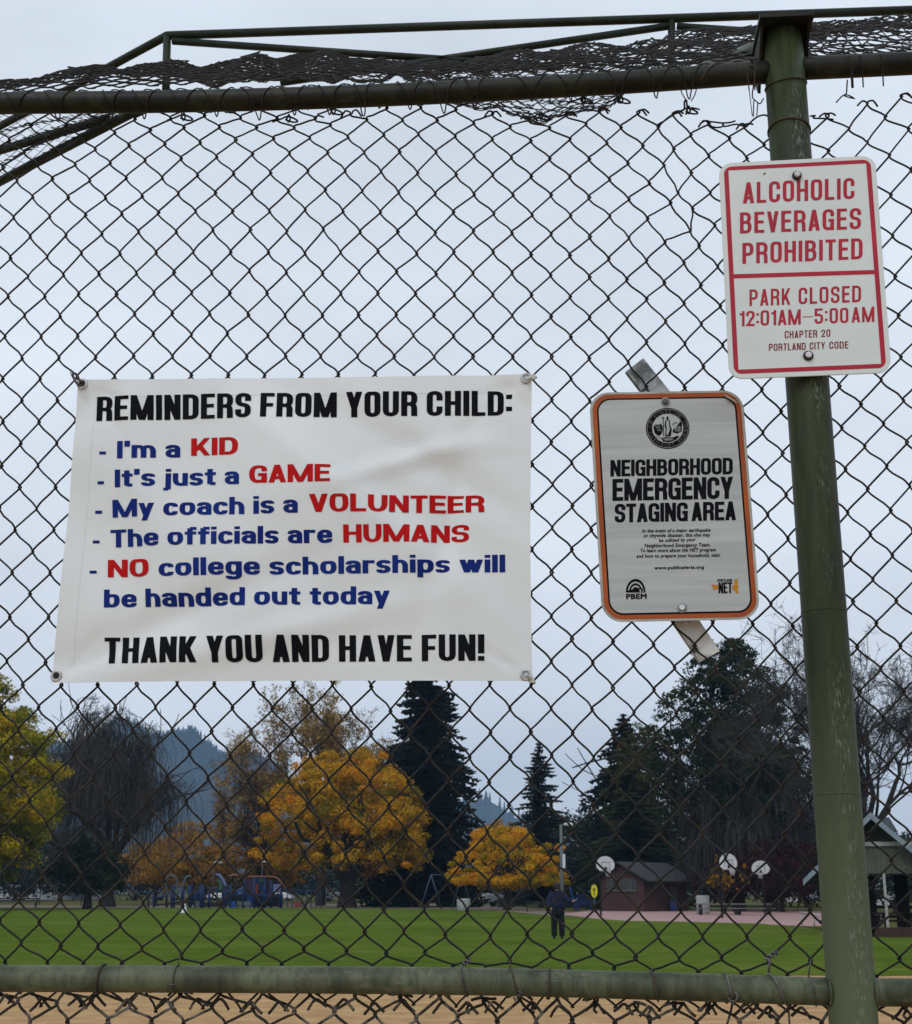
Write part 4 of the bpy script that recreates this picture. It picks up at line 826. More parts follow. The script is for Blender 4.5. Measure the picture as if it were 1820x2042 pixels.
# ------------------------------------------------------------------ the backstop: chain link, rails, post
NODES = {
-8:[6,543,478,8,684,475,10,820,463,12,965,470,14,1110,473,16,1262,475,18,1405,455,26,1970,456,28,2118,479,30,2267,458,32,2401,446,34,2555,453,36,2694,459,38,2835,495,40,2979,507,46,3470,416,48,3608,386],
-7:[5,460,530,7,603,522,9,738,512,11,880,508,13,1029,510,15,1178,512,17,1324,500,19,1468,480,21,1613,480,23,1750,482,25,1897,493,27,2043,508,29,2200,511,31,2346,496,33,2486,509,35,2635,507,37,2766,538,39,2920,553,41,3058,579,45,3397,513,47,3543,468],
-6:[2,245,612,4,383,598,6,519,582,8,662,577,10,802,570,12,945,560,14,1095,555,16,1240,552,18,1394,548,20,1537,540,22,1676,537,24,1822,545,26,1971,557,28,2125,563,30,2281,557,32,2430,570,34,2574,582,36,2698,597,38,2838,623,40,2989,632,44,3316,605,46,3471,568,48,3636,516],
-5:[1,153,660,3,302,660,5,443,653,7,583,643,9,727,635,11,869,628,13,1012,618,15,1160,615,17,1312,610,19,1459,612,21,1602,607,23,1745,610,25,1897,622,27,2048,630,29,2201,635,31,2359,637,33,2514,652,35,2657,658,37,2767,691,47,3559,621],
-4:[0,70,725,2,211,717,4,361,722,6,505,713,8,652,712,10,793,702,12,937,695,14,1083,692,16,1233,685,18,1382,683,20,1527,688,22,1673,692,24,1825,699,26,1975,700,28,2127,705,30,2281,706,32,2438,718,34,2599,732,36,2713,770,38,2843,771],
-3:[1,131,790,3,276,790,5,425,792,7,571,785,9,715,777,11,864,773,13,1010,770,15,1156,765,17,1302,762,19,1451,765,21,1596,770,23,1743,775,25,1898,777,27,2053,779,29,2206,780,31,2358,789,33,2517,795,35,2684,810,37,2773,835,47,3565,780],
-2:[0,57,873,2,199,868,4,343,862,6,490,857,8,636,853,10,784,846,12,933,847,14,1080,847,16,1223,840,18,1374,845,20,1524,848,22,1667,853,24,1815,848,26,1975,855,28,2130,859,30,2284,864,32,2440,864,34,2595,874,36,2763,923,38,2861,900],
-1:[1,123,948,3,265,943,5,409,938,7,557,930,9,706,928,11,855,922,13,1003,920,15,1149,927,17,1296,918,19,1443,928,21,1594,927,23,1743,932,25,1896,924,27,2050,932,29,2206,938,31,2361,947,33,2517,951,35,2663,969,37,2799,982,47,3571,941],
0:[0,45,1033,2,190,1030,4,327,1015,6,480,1015,8,627,1012,10,775,1008,12,925,1010,14,1075,1010,16,1222,1015,18,1365,1010,20,1515,1005,22,1668,1015,24,1818,1008,26,1973,1008,28,2126,1018,30,2282,1022,32,2437,1036,34,2586,1043,36,2739,1051,38,2873,1066],
1:[1,113,1108,3,255,1102,5,397,1097,7,548,1095,9,699,1090,11,849,1093,13,999,1085,15,1147,1090,17,1294,1095,19,1437,1088,21,1588,1088,23,1745,1096,25,1894,1094,27,2050,1092,29,2204,1100,31,2359,1108,33,2509,1118,35,2659,1130,37,2805,1142,47,3582,1105],
2:[0,35,1187,2,180,1187,4,317,1178,6,469,1178,8,617,1172,10,769,1173,12,921,1173,14,1070,1175,16,1218,1178,18,1366,1175,20,1512,1173,22,1662,1175,24,1820,1178,26,1974,1178,28,2127,1180,30,2282,1187,32,2435,1192,34,2587,1197,36,2736,1212,38,2883,1224],
3:[1,100,1265,3,243,1265,5,391,1258,7,541,1258,9,691,1255,11,842,1255,13,995,1258,15,1142,1262,17,1291,1262,19,1437,1260,21,1586,1260,23,1738,1260,25,1896,1261,27,2050,1262,29,2204,1267,31,2359,1269,33,2510,1276,35,2663,1285,37,2807,1296,47,3595,1263],
4:[0,20,1349,2,166,1349,4,313,1347,6,462,1342,8,615,1338,10,767,1340,12,913,1335,14,1072,1343,16,1213,1342,18,1361,1342,20,1509,1342,22,1656,1342,24,1817,1344,26,1974,1346,28,2127,1346,30,2284,1346,32,2438,1357,34,2588,1368,36,2740,1374,38,2891,1381],
5:[1,90,1433,3,238,1433,5,384,1432,7,536,1425,9,691,1428,11,841,1425,13,988,1427,15,1144,1425,17,1285,1425,19,1432,1425,21,1580,1427,23,1738,1427,25,1894,1427,27,2052,1427,29,2208,1427,31,2359,1432,33,2515,1449,35,2662,1460,37,2815,1465,47,3606,1426],
6:[0,12,1518,2,161,1516,4,308,1510,6,460,1505,8,612,1505,10,767,1502,12,915,1500,14,1060,1502,16,1210,1500,18,1356,1497,20,1503,1495,30,2285,1514,32,2436,1526,34,2586,1546,36,2740,1548,38,2892,1549,40,3047,1558,44,3359,1541,46,3525,1518],
7:[1,89,1603,3,232,1602,29,2209,1599,31,2360,1604,41,3125,1645,45,3446,1615,47,3616,1600],
8:[0,14,1689,2,158,1690,28,2130,1682,30,2287,1685,40,3051,1728,44,3370,1709,46,3536,1693],
9:[1,84,1777,3,229,1775,29,2206,1769,41,3133,1813,45,3459,1785,47,3629,1768],
10:[0,9,1864,2,154,1864,28,2130,1854,30,2288,1850,40,3063,1890,44,3383,1874,46,3549,1864],
11:[1,81,1951,3,224,1949,29,2211,1938,31,2367,1942,41,3146,1979,45,3472,1955,47,3640,1942],
12:[0,0,2034,2,147,2036,28,2132,2025,30,2291,2023,40,3073,2058,44,3392,2048,46,3564,2039],
13:[1,62,2120,3,217,2121,29,2210,2110,31,2367,2116,41,3152,2153,45,3481,2136],
14:[2,132,2207,30,2290,2197,40,3078,2238,44,3402,2234,46,3571,2219],
15:[1,49,2292,3,200,2292,29,2208,2288,31,2366,2293,41,3160,2331,45,3492,2317],
16:[2,122,2377,30,2287,2379,40,3085,2416,44,3413,2405,46,3587,2402],
17:[1,41,2470,3,195,2470,29,2206,2464,31,2367,2470,37,2852,2492,39,3011,2496,41,3172,2504,45,3506,2493],
18:[2,115,2559,30,2288,2555,32,2453,2566,34,2614,2575,36,2781,2583,38,2936,2586,40,3101,2586,44,3430,2586,46,3603,2582],
19:[1,28,2649,3,183,2650,29,2207,2643,31,2371,2651,33,2535,2658,35,2700,2671,37,2863,2673,39,3029,2681,41,3182,2682,45,3523,2674],
20:[2,94,2740,4,247,2740,6,393,2738,8,550,2737,10,709,2737,12,861,2736,14,1015,2738,16,1172,2740,18,1332,2738,20,1488,2746,22,1643,2742,24,1798,2742,26,1961,2735,28,2125,2740,30,2290,2741,32,2452,2750,34,2617,2758,36,2786,2762,38,2948,2765,40,3111,2774,44,3440,2770,46,3618,2767],
21:[1,5,2834,3,156,2831,5,311,2829,7,463,2831,9,623,2831,11,778,2826,13,932,2832,15,1091,2835,17,1251,2836,19,1407,2837,21,1564,2844,23,1719,2831,25,1880,2835,27,2042,2832,29,2207,2832,31,2372,2837,33,2537,2849,35,2705,2853,37,2869,2856,39,3032,2866,41,3189,2873,45,3536,2869],
22:[2,74,2920,4,226,2918,6,379,2924,8,534,2922,10,688,2920,12,848,2924,14,1007,2928,16,1169,2928,18,1328,2930,20,1485,2935,22,1641,2930,24,1800,2928,26,1962,2930,28,2125,2926,30,2291,2930,32,2454,2939,34,2624,2939,36,2789,2949,38,2956,2957,40,3122,2959,44,3450,2955,46,3632,2962],
23:[3,140,3017,5,297,3017,7,454,3015,9,605,3013,11,760,3014,13,923,3022,15,1081,3025,17,1242,3022,19,1403,3029,21,1562,3029,23,1719,3029,25,1879,3029,27,2042,3028,29,2207,3020,31,2375,3030,33,2543,3030,35,2710,3038,37,2882,3051,39,3046,3055,41,3195,3058,45,3550,3061],
24:[2,51,3109,4,211,3110,6,374,3111,8,521,3111,10,672,3110,12,835,3113,14,995,3121,16,1156,3120,18,1318,3122,20,1480,3129,22,1635,3129,24,1794,3124,26,1956,3129,28,2124,3123,30,2292,3125,32,2460,3126,34,2631,3132,36,2803,3130,38,2972,3145,40,3125,3147,44,3461,3150,46,3642,3154],
25:[3,120,3201,5,280,3203,7,440,3208,9,589,3210,11,748,3208,13,907,3220,15,1071,3221,17,1231,3220,19,1394,3226,21,1554,3226,23,1707,3226,25,1874,3221,27,2037,3220,29,2205,3222,31,2377,3226,33,2546,3229,35,2719,3235,37,2890,3242,39,3056,3243,41,3202,3250,45,3555,3243],
26:[2,26,3302,4,188,3296,6,348,3299,8,508,3309,10,661,3312,12,822,3314,14,982,3319,16,1143,3318,18,1310,3313,20,1473,3329,22,1624,3325,24,1788,3329,26,1951,3325,28,2120,3323,30,2294,3321,32,2463,3327,34,2638,3327,36,2808,3331,38,2980,3335,40,3139,3339,44,3471,3342],
27:[3,94,3400,5,257,3400,7,417,3406,9,579,3411,11,740,3409,13,895,3416,15,1057,3425,17,1220,3413,19,1384,3424,21,1539,3432,23,1704,3422,25,1865,3429,27,2032,3425,29,2204,3426,31,2377,3429,33,2551,3426,35,2728,3434,37,2902,3428,39,3067,3438,41,3224,3438,45,3567,3442],
28:[2,5,3500,4,173,3500,6,325,3503,8,490,3513,10,657,3513,12,811,3520,14,968,3523,16,1136,3526,18,1301,3523,20,1462,3531,22,1618,3540,24,1791,3530,26,1953,3531,28,2119,3524,30,2294,3522,32,2467,3534,34,2643,3525,36,2817,3531,38,2988,3524,40,3156,3538,44,3485,3541],
29:[3,80,3599,5,243,3599,7,403,3609,9,574,3612,11,732,3625,13,887,3622,15,1050,3629,17,1220,3628,19,1374,3625,21,1535,3635,23,1696,3638,25,1870,3645,27,2030,3638,29,2193,3639,31,2379,3630,33,2552,3636,35,2724,3639,37,2901,3640,39,3074,3641,41,3240,3637,45,3582,3634],
30:[4,157,3691,6,315,3696,8,482,3702,10,654,3722,12,804,3721,14,969,3718,16,1137,3721,18,1299,3720,20,1460,3728,22,1616,3727,24,1783,3737,26,1962,3746,28,2108,3740,30,2288,3734,32,2461,3738,34,2635,3743,36,2810,3743,38,2988,3745,40,3161,3746,44,3496,3727],
31:[3,85,3773,5,243,3785,7,392,3785,9,568,3795,11,727,3825,13,890,3805,15,1050,3800,17,1215,3797,19,1388,3803,21,1547,3815,23,1703,3808,25,1870,3835,27,2039,3840,29,2201,3818,31,2372,3812,33,2545,3827,35,2717,3833,37,2888,3830,39,3074,3840,41,3243,3840,45,3600,3833],
32:[2,22,3850,4,192,3852,6,335,3857,8,490,3857,10,658,3860,12,810,3862,14,990,3857,16,1127,3860,18,1315,3860,20,1490,3868,22,1648,3868,24,1812,3868,26,1945,3872,28,2128,3879,30,2276,3864,32,2457,3871,34,2612,3889,36,2793,3891,38,2968,3896,40,3151,3901],
34:[2,40,4012,4,165,4025,6,325,4025,8,500,4022,10,625,4048,12,810,4036,14,965,4045,16,1140,4040,18,1300,4010,20,1490,4015,22,1655,4020,26,1985,4045,30,2290,4030,34,2640,4045,38,2975,4050,44,3500,4050]}
LOWER = {   # second length of fabric, hung below the middle rail
0:[0,-45,3962,2,115,3965,4,258,3962,6,400,3962,8,555,3965,10,720,3975,12,880,3972,14,1050,3968,16,1240,3975,18,1420,3985,20,1600,3990,22,1760,3985,24,1935,4005,26,2080,3990,28,2230,3990,30,2385,4003,32,2545,4025,34,2700,4025,36,2860,4010,38,3030,4020,40,3160,4020,42,3330,4010,44,3500,4020,46,3670,4030],
1:[1,70,4003,3,225,4018,5,362,4003,7,515,4025,9,683,4022,11,848,4025,13,1010,4033,15,1178,4045,17,1337,4050,19,1500,4058,21,1665,4075,23,1830,4070,25,1990,4085,27,2145,4083,29,2290,4080,31,2460,4092,33,2600,4090,35,2790,4095,37,2960,4090,39,3110,4085,41,3290,4095,43,3450,4095,45,3620,4100],
2:[2,120,4090,4,268,4090,6,430,4085,8,605,4085,10,735,4095,12,900,4100,14,1070,4110,16,1250,4120],
6:[2,60,4440,8,590,4450,16,1240,4470,30,2350,4470,44,3560,4480]}
class Lattice:
    def __init__(s, data, Y):
        K = []; P = []
        for r, row in data.items():
            for i in range(0, len(row), 3):
                K.append((row[i], r)); q = sp(row[i+1], row[i+2], Y); P.append((q[0], q[2]))
        s.K = np.array(K, float); P = np.array(P); n = len(K)
        A = np.c_[s.K, np.ones(n)]; D2 = ((s.K[:, None]-s.K[None])**2).sum(-1)
        M = np.zeros((n+3, n+3)); M[:n, :n] = np.where(D2 > 0, D2*np.log(D2+1e-12)*.5, 0)+np.eye(n)*.02; M[:n, n:] = A; M[n:, :n] = A.T
        s.W = np.linalg.solve(M, np.vstack([P, np.zeros((3, 2))])); s.n = n; s.fix = {tuple(k): p for k, p in zip(map(tuple, s.K.astype(int)), P)}
    def __call__(s, c, r):
        if (c, r) in s.fix: return s.fix[(c, r)]
        d2 = ((s.K-np.array([c, r], float))**2).sum(-1); f = np.where(d2 > 0, d2*np.log(d2+1e-12)*.5, 0)
        return f@s.W[:s.n]+np.array([c, r, 1.0])@s.W[s.n:]
YM = .030
WR = .00205
fence = empty('backstop_fence', (0, 0, 0), 0, 'tall green pipe backstop fence with black weathered chain link and a truss hood', 'fence')
rgw = np.random.default_rng(3)
def weave(lat, w, r0, r1, Y, rad, m, parent, overlap=.0021, kh=.0036, d=.0028, amp=.0021, knuckle=True, name='wire'):
    """one zigzag wire between node columns w and w+1"""
    pts = []
    for r in range(r0, r1+1):
        left = (w+r) % 2 == 0; c = w if left else w+1; P = np.array(lat(c, r)); P = P+rgw.standard_normal(2)*.0006
        s = -1 if left else 1; dy = d if left else -d
        hook = s*overlap
        if not (r == r0): pts.append((P[0]-s*.0016, Y-(-dy if False else dy)*1.0, P[1]+kh*1.25))
        pts.append((P[0]+hook, Y, P[1]))
        if not (r == r1): pts.append((P[0]-s*.0016, Y+dy, P[1]-kh*1.25))
        if r < r1:
            c2 = w+1 if left else w; Q = np.array(lat(c2, r+1)); D = Q-P; ln = np.linalg.norm(D); nrm = np.array([-D[1], D[0]])/max(ln, 1e-6)
            a = amp*(1.0 if left else .45)*(.7+.6*rgw.random())
            sgn = 1 if left else -1
            for t, k in ((.30, -1), (.70, 1)):
                q = P+D*t+nrm*a*k*sgn
                pts.append((q[0], Y+(d if left else -d)*(1.0), q[1]))
    if knuckle:                          # twisted ends
        a = pts[0]; sgn = 1 if rgw.random() < .5 else -1
        pts = [(a[0]+sgn*.020, Y+.002, a[2]+.004*rgw.standard_normal()), (a[0]+sgn*.010, Y-.004, a[2]+.005), (a[0], Y+.003, a[2]+.006)]+pts
    b_ = MB(); b_.tube(smooth_path(pts, 2), rad, 6); return b_.build(name, m, parent)
lat = Lattice(NODES, YM)
for w in range(-2, 49):
    top = -8
    r0 = -9 if (w < 16 and w >= 0) else -8
    if w < 0: r0 = -8
    if 20 <= w < 25: r0 = -9
    weave(lat, w, r0, 34, YM, WR, M_WIRE, fence)
lat2 = Lattice(LOWER, -.004+YM*.6)
for w in range(-2, 47):
    weave(lat2, w, 0, 8, YM-.012, WR*1.28, M_WIRELOW, fence, name='lower_wire')
# barbs and links along the torn upper edge
def link(pts, Y=YM, r=WR, m=None, name='wire_end'):
    b_ = MB(); b_.tube(smooth_path([sp(x, y, Y+dy) for x, y, dy in [(p+(0,))[:3] if len(p) == 2 else p for p in pts]], 3), r, 6); return b_.build(name, m or M_WIRE, fence)
for x, y in ((620, 432), (730, 463), (900, 432), (1150, 470), (1330, 440), (1560, 400), (1800, 380), (2160, 460), (2330, 395), (2480, 395), (2750, 437)):
    link([(x-60, y+18), (x-25, y+6), (x, y-4), (x+28, y+4, -.004), (x+42, y+16, -.004), (x+20, y+18, .003), (x-8, y+8, .002)])
    link([(x+5, y-14, -.003), (x+12, y+2, .003), (x+6, y+18, -.003), (x-2, y+6, .003), (x+4, y-8, 0)])
link([(2838, 494), (2845, 487), (2890, 492), (2925, 489), (2942, 483)]); link([(2838, 496), (2848, 506), (2870, 510), (2893, 505), (2892, 494), (2899, 506), (2945, 497), (2985, 508)])
link([(2985, 508), (3015, 478), (3035, 465), (3060, 460), (3080, 470)]); link([(2635, 505), (2680, 465), (2735, 440), (2738, 410), (2746, 400), (2750, 440), (2744, 458)])
link([(2765, 430), (2800, 438)]); link([(2745, 400), (2727, 370), (2722, 340), (2715, 300)], r=.0012); link([(2765, 405), (2780, 380), (2788, 350)], r=.0012)
link([(2995, 340), (3010, 465)], r=.0009); link([(3015, 338), (3010, 385), (3022, 402), (3040, 415), (3048, 405), (3055, 393)], r=.0014); link([(3016, 402), (3014, 465)], r=.0012); link([(3032, 412), (3028, 462)], r=.0012)
link([(3240, 465), (3262, 462), (3252, 472), (3300, 474), (3335, 478)]); link([(3390, 320), (3386, 375), (3377, 383), (3420, 395), (3380, 378), (3345, 410)], r=.0015); link([(3225, 510), (3240, 517), (3236, 528), (3222, 524)], r=.0012)

# pipes
def pipe_px(name, pts, Y, r, m, n=20, k=6, zoff=0.0):
    P = [at(u, v, Y) for u, v in pts]; b_ = MB(); b_.tube(smooth_path(P, k), r, n); return b_.build(name, m, fence)
pipe_px('middle_rail', [(-260, 1950), (0, 1951), (450, 1953), (908, 1956.5), (1300, 1966), (1665, 1978)], 0, .0235, M_RAIL)
pipe_px('middle_rail', [(1690, 1979), (1830, 1979.5), (2080, 1986)], 0, .0235, M_RAIL)
pipe_px('top_rail', [(-260, 218), (0, 206), (300, 203), (600, 196), (910, 183), (1250, 164), (1545, 143)], 0, .0240, M_TOPRAIL)
pipe_px('top_rail', [(1590, 137), (1820, 126), (2080, 111)], 0, .0240, M_TOPRAIL)
PX = .4915; PR = .0418; ZT = at(1575, 68, 0)[2]
b_ = MB(); b_.tube([(0, 0, -.3), (0, 0, 1.2), (0, 0, 2), (0, 0, 2.8), (0, 0, ZT-.005)], PR, 32); b_.build('post', M_POST, fence, (PX, 0, 0))
b_ = MB(); b_.box((PX+.0, .03, ZT), (.112, .20, .010)); b_.build('cap_plate', M_TOPRAIL, fence)
b_ = MB(); b_.add([(PX-.052, -.045, ZT-.005), (PX-.052, .12, ZT-.005), (PX-.052, .04, ZT-.115), (PX-.046, -.045, ZT-.005), (PX-.046, .12, ZT-.005), (PX-.046, .04, ZT-.115)], [(0, 1, 2), (5, 4, 3), (0, 3, 4, 1), (1, 4, 5, 2), (2, 5, 3, 0)]); b_.build('gusset', M_TOPRAIL, fence)
b_ = MB(); b_.add([(PX+.052, -.045, ZT-.005), (PX+.052, .12, ZT-.005), (PX+.052, .04, ZT-.08), (PX+.046, -.045, ZT-.005), (PX+.046, .12, ZT-.005), (PX+.046, .04, ZT-.08)], [(0, 1, 2), (5, 4, 3), (0, 3, 4, 1), (1, 4, 5, 2), (2, 5, 3, 0)]); b_.build('gusset', M_TOPRAIL, fence)
for (u, v, s) in ((1500, 118, .0), (1500, 132, 0.)):
    p = at(u, v, -.0235); b_ = MB(); b_.tube([p+np.array([0, -.004, 0]), p+np.array([0, .004, 0])], .004, 8); b_.build('bolt', M_TRUSS, fence)
for z, tl, m_, r in ((at(1575, 172, 0)[2], .004, M_TIEDARK, .0016), (at(1582, 262, 0)[2], -.003, M_TIEDARK, .0020), (at(1655, 1385, 0)[2], .0, M_TIEDARK, .0)):
    if r: b_ = MB(); b_.tube([(PX+(PR+.001)*math.cos(t), (PR+.001)*math.sin(t), z+tl*math.sin(t)*2+tl*math.cos(t)) for t in np.linspace(0, 2*math.pi, 33)], r, 6, closed=True); b_.build('wire_band', m_, fence)
for z in (at(1640, 1222, 0)[2], at(1650, 1585, 0)[2]):      # weld seams round the post
    b_ = MB(); b_.tube([(PX+(PR-.0006)*math.cos(t), (PR-.0006)*math.sin(t), z) for t in np.linspace(0, 2*math.pi, 33)], .0016, 6, closed=True); b_.build('weld_seam', M_POST, fence)
for sg in (-1, 1):                                            # weld collars where the middle rail meets the post
    z = at(1690, 1979, 0)[2]; b_ = MB(); b_.torus((PX+sg*(PR-.003), 0, z), .0245, .0035, (1, 0, 0), 24, 6); b_.build('weld_seam', M_RAIL, fence)
# strut from the post head, back under the hood
b_ = MB(); b_.tube([at(1545, 92, .02), at(1500, 102, .16), at(1380, 150, .55)], .019, 12); b_.build('hood_strut', M_RAIL, fence)

# truss along the far edge of the hood
YT = 2.7
A0 = at(334, 71, YT); B0 = at(331, 200, YT)
def tr(name, p, q, r): b_ = MB(); b_.tube([p, q], r, 10); return b_.build(name, M_TRUSS, fence)
tr('truss_chord', A0, at(1830, 20, YT), .0195); tr('truss_chord', at(331, 203, YT), at(1830, 122, YT), .0195)
P1 = at(910, 56, YT)
b_ = MB(); b_.tube([A0, at(910, 55, YT), at(1340, 42, YT), at(1900, 19, YT)], .0195, 10)
tr('truss_strut', at(334, 71, YT), B0, .0185); tr('truss_strut', at(1340, 42, YT), at(1339, 150, YT), .0165)
tr('truss_brace', at(345, 82, YT), at(1120, 134, YT), .0165); tr('truss_brace', at(1335, 52, YT), at(560, 165, YT), .0165); tr('truss_brace', at(1350, 52, YT), at(1650, 72, YT), .0150)
A1 = at_z(0, 252, A0[2]); B1 = at_z(0, 362, at(250, 232, YT+.35)[2]); B2 = at(250, 232, YT+.35)
def ext(p, q, k): return p+(q-p)*k
tr('truss_chord', A0, ext(A0, A1, 1.6), .0195); tr('truss_chord', ext(B2, B1, -.25), ext(B2, B1, 1.8), .024)
C1 = at_z(0, 300, (A0[2]+B2[2])/2); C2 = at(215, 236, YT+.4); tr('truss_brace', C2, ext(C2, C1, 1.6), .022)

# the hood fabric: a loose sheet of chain link from the top rail to the truss, seen nearly edge on
def hood_dz(X, s):
    u = 910+X*620
    a = np.interp(u, [-900, 0, 250, 420, 640, 900, 1150, 1350, 1560, 1820, 2600], [.030, .045, .062, .060, .050, .035, .075, .105, .100, .085, .07])
    sag = np.interp(u, [-900, 550, 700, 880, 1050, 1150, 1500, 1700, 1820, 2600], [0, 0, -.17, -.22, -.20, -.02, 0, -.08, -.12, -.12])
    return a*math.sin(math.pi*min(s*1.25, 1.0))**.8*(1+.35*s) + sag*math.exp(-((s-.62)/.16)**2)
hr = np.random.default_rng(12); ph = hr.random(40)*6
def hood_P(X, q):
    s = min(max(q/3.15, 0), 1); Y = YT*s
    zr = 3.222+.027*(1 if s > 0 else 1)
    base = EYE+(Y+DIST)*((zr-EYE)/DIST)+.0
    wob = .022*math.sin(X*8+ph[0])*math.sin(s*7+X*2)+.010*math.sin(X*27+s*20)+.006*math.sin(X*61+s*31)
    return np.array([X*(1+.02*s)+.01*math.sin(s*9+X*4), Y, base+hood_dz(X, s)+wob*min(1, s*4)])
# spans between both rails; the wires run from the rail up over the hood
for w in range(-40, 34):
    pts = []; x0 = w*.0362
    for r in range(0, 74):
        q = r*.0430; left = (w+r) % 2 == 0; x = x0*2+ (0 if left else .0362)
        x = w*.0362+(0 if left else .0362)+w*0.0
        p = hood_P(x*1.0+.0006*rgw.standard_normal(), q)+np.array([.003*math.sin(r*.9+w*1.7), 0, .0045*math.sin(w*.83+r*.37)*min(1, r*.2)+.003*rgw.standard_normal()*min(1, r*.2)]); s = -1 if left else 1
        nrm = np.array([0, -.56, .83])
        pts.append(p+np.array([s*.0045, 0, 0])); 
        pts.append(hood_P(x0+.0181, q+.0215)+nrm*(.003 if left else -.003))
    b_ = MB(); b_.tube(pts, .0020, 5, caps=False); b_.build('hood_wire', M_WIRE, fence)
# the hood fabric's near edge is laced down over the front of the top rail
def railv(u, which): return np.interp(u, [-260, 0, 300, 600, 910, 1250, 1545, 1820, 2080], [218, 206, 203, 196, 183, 164, 143, 126, 111])
def lace(pts, m=M_WIRE, r=.0015):
    """points (src x, t) with t=0 on top of the rail, 1 on its underside in front"""
    P = []
    for x, t in pts:
        c_ = at(x/2.0055, railv(x/2.0055, 0), 0); a = math.pi*(.5+.95*min(t, 1.0)); rr = .0240+.0022
        P.append(c_+np.array([0, rr*math.cos(a), rr*math.sin(a)-max(0, t-1)*.09]))
    b_ = MB(); b_.tube(smooth_path(P, 3), r, 6); return b_.build('lacing_wire', m, fence)
vb = [75, 240, 450, 582, 733, 870, 1040, 1180, 1320, 1455, 1640, 1775, 1898, 2125, 2280, 2470, 2620, 2750]
for i, x in enumerate(vb):
    dep = .95+.25*hr.random(); a = 62+12*hr.standard_normal(); c_ = 62+12*hr.standard_normal()
    lace([(x-a, -.1), (x-a*.75, .25), (x-a*.35, .6), (x-5, dep), (x+4, dep+.12), (x+9, dep), (x+c_*.4, .6), (x+c_*.8, .22), (x+c_, -.1)])
for x in (3400, 3440, 3520, 3395): lace([(x-25, -.1), (x-6, .4), (x, .8), (x+4, 1.3)])
for x in range(60, 3600, 131):
    if 3030 < x < 3260: continue
    lace([(x-30, -.25), (x-8, .05), (x+18, .12), (x+45, -.05), (x+70, -.25)])
lace([(2990, -.1), (2982, .3), (2985, .8), (2992, 1.2)], M_TIEDARK); lace([(3010, -.1), (3015, .35), (3012, .8), (3014, 1.2)], M_TIEDARK); lace([(2800, .8), (2825, .55), (2860, .3), (2900, .05)], M_TIEDARK)
# far side hood: fine netting on the side wing, low and edge on
V = []; F = []
Wn = at_z(-20, 236, B2[2]); corners = [at_z(-260, 244, B2[2]), at_z(225, 228, B2[2]), at_z(250, 236, B2[2]), ext(B2, B1, 1.9)]
nb = MB(); c0, c1_, c2_, c3_ = corners
def wing(a, b): return (c0*(1-a)+c1_*a)*(1-b)+(c3_*(1-a)+c2_*a)*b
Lw = np.linalg.norm(c0-c1_); Dw = np.linalg.norm(c0-c3_); na = int(Lw/.036); nbv = max(6, int(Dw/.043))
for i in range(na):
    pts = []
    for j in range(nbv+1):
        left = (i+j) % 2 == 0; p = wing((i+(0 if left else 1))/na, j/nbv); p = p+np.array([0, 0, .02*math.sin(i*.4+j)]); pts.append(p+np.array([0, 0, .004 if left else -.004]))
    nb.tube(pts, .0023, 4, caps=False)
tag(nb.build('side_netting', M_WIRE, fence), kind='stuff')

# ties on the middle rail
def railm(u): return np.interp(u, [-260, 0, 450, 908, 1300, 1665, 1830, 2080], [1950, 1951, 1953, 1956.5, 1966, 1978, 1979.5, 1986])
def mtie(x0, x1, m, r, tail=None, loop=False):
    P = []
    for t in np.linspace(-.35, 1.3, 14):
        x = x0+(x1-x0)*min(max(t, 0), 1); c_ = at(x/2.0055, railm(x/2.0055), 0); a = math.pi*(.5+t); P.append(c_+np.array([0, (.0235+r)*math.cos(a), (.0235+r)*math.sin(a)]))
    if tail:
        P = [sp(x, y, Y) for x, y, Y in tail[::-1]]+P
    b_ = MB(); b_.tube(smooth_path(P, 2), r, 6); b_.build('tie_wire', m, fence)
def coil(x, y, Y, n, r, m, ln=.022, dirv=(.8, 0, .6)):
    c_ = Vector(sp(x, y, Y)); d = Vector(dirv).normalized(); p = d.orthogonal().normalized(); q = d.cross(p)
    pts = [c_+d*(ln*(t/(2*math.pi*n)-.5))+(p*math.cos(t)+q*math.sin(t))*.0042 for t in np.linspace(0, 2*math.pi*n, 12*n)]
    b_ = MB(); b_.tube(pts, r, 6); b_.build('tie_wire', m, fence)
mtie(415, 400, M_TIEDARK, .0022); mtie(712, 706, M_TIEDARK, .0012, [(715, 3862, -.01), (722, 3825, .02), (735, 3830, .03)]); link([(672, 3937, -.05), (690, 3939, -.055), (706, 3935, -.055)], r=.0012, m=M_TIE)
mtie(1845, 1872, M_TIE, .0017); coil(1862, 3852, .012, 3, .0016, M_TIE); mtie(2040, 2085, M_TIEDARK, .0014, [(2042, 3862, -.01), (2038, 3838, .025)]); coil(2072, 3982, -.022, 3, .0012, M_TIE, .02, (.6, 0, .7))
mtie(2200, 2196, M_TIEDARK, .0021); mtie(2606, 2632, M_TIEDARK, .0018); mtie(2898, 2932, M_TIE, .0021); mtie(3078, 3150, M_TIE, .0020, [(3080, 3850, .0), (3070, 3835, .02)]); coil(3088, 3823, .018, 3, .0020, M_TIE, .026)
mtie(3240, 3262, M_TIE, .0012, [(3243, 3850, 0), (3244, 3836, .03)]); b_ = MB(); b_.torus(sp(2932, 3985, -.02), .008, .0020, (.3, 1, 0), 16, 6); b_.build('tie_wire', M_TIE, fence)
link([(3150, 3998, -.015), (3155, 4040, -.01), (3160, 4110, 0)], r=.0019, m=M_TIE)
link([(2932, 3998, -.01), (2925, 4040, .0), (2905, 4110, .01)], r=.0021, m=M_WIRELOW)
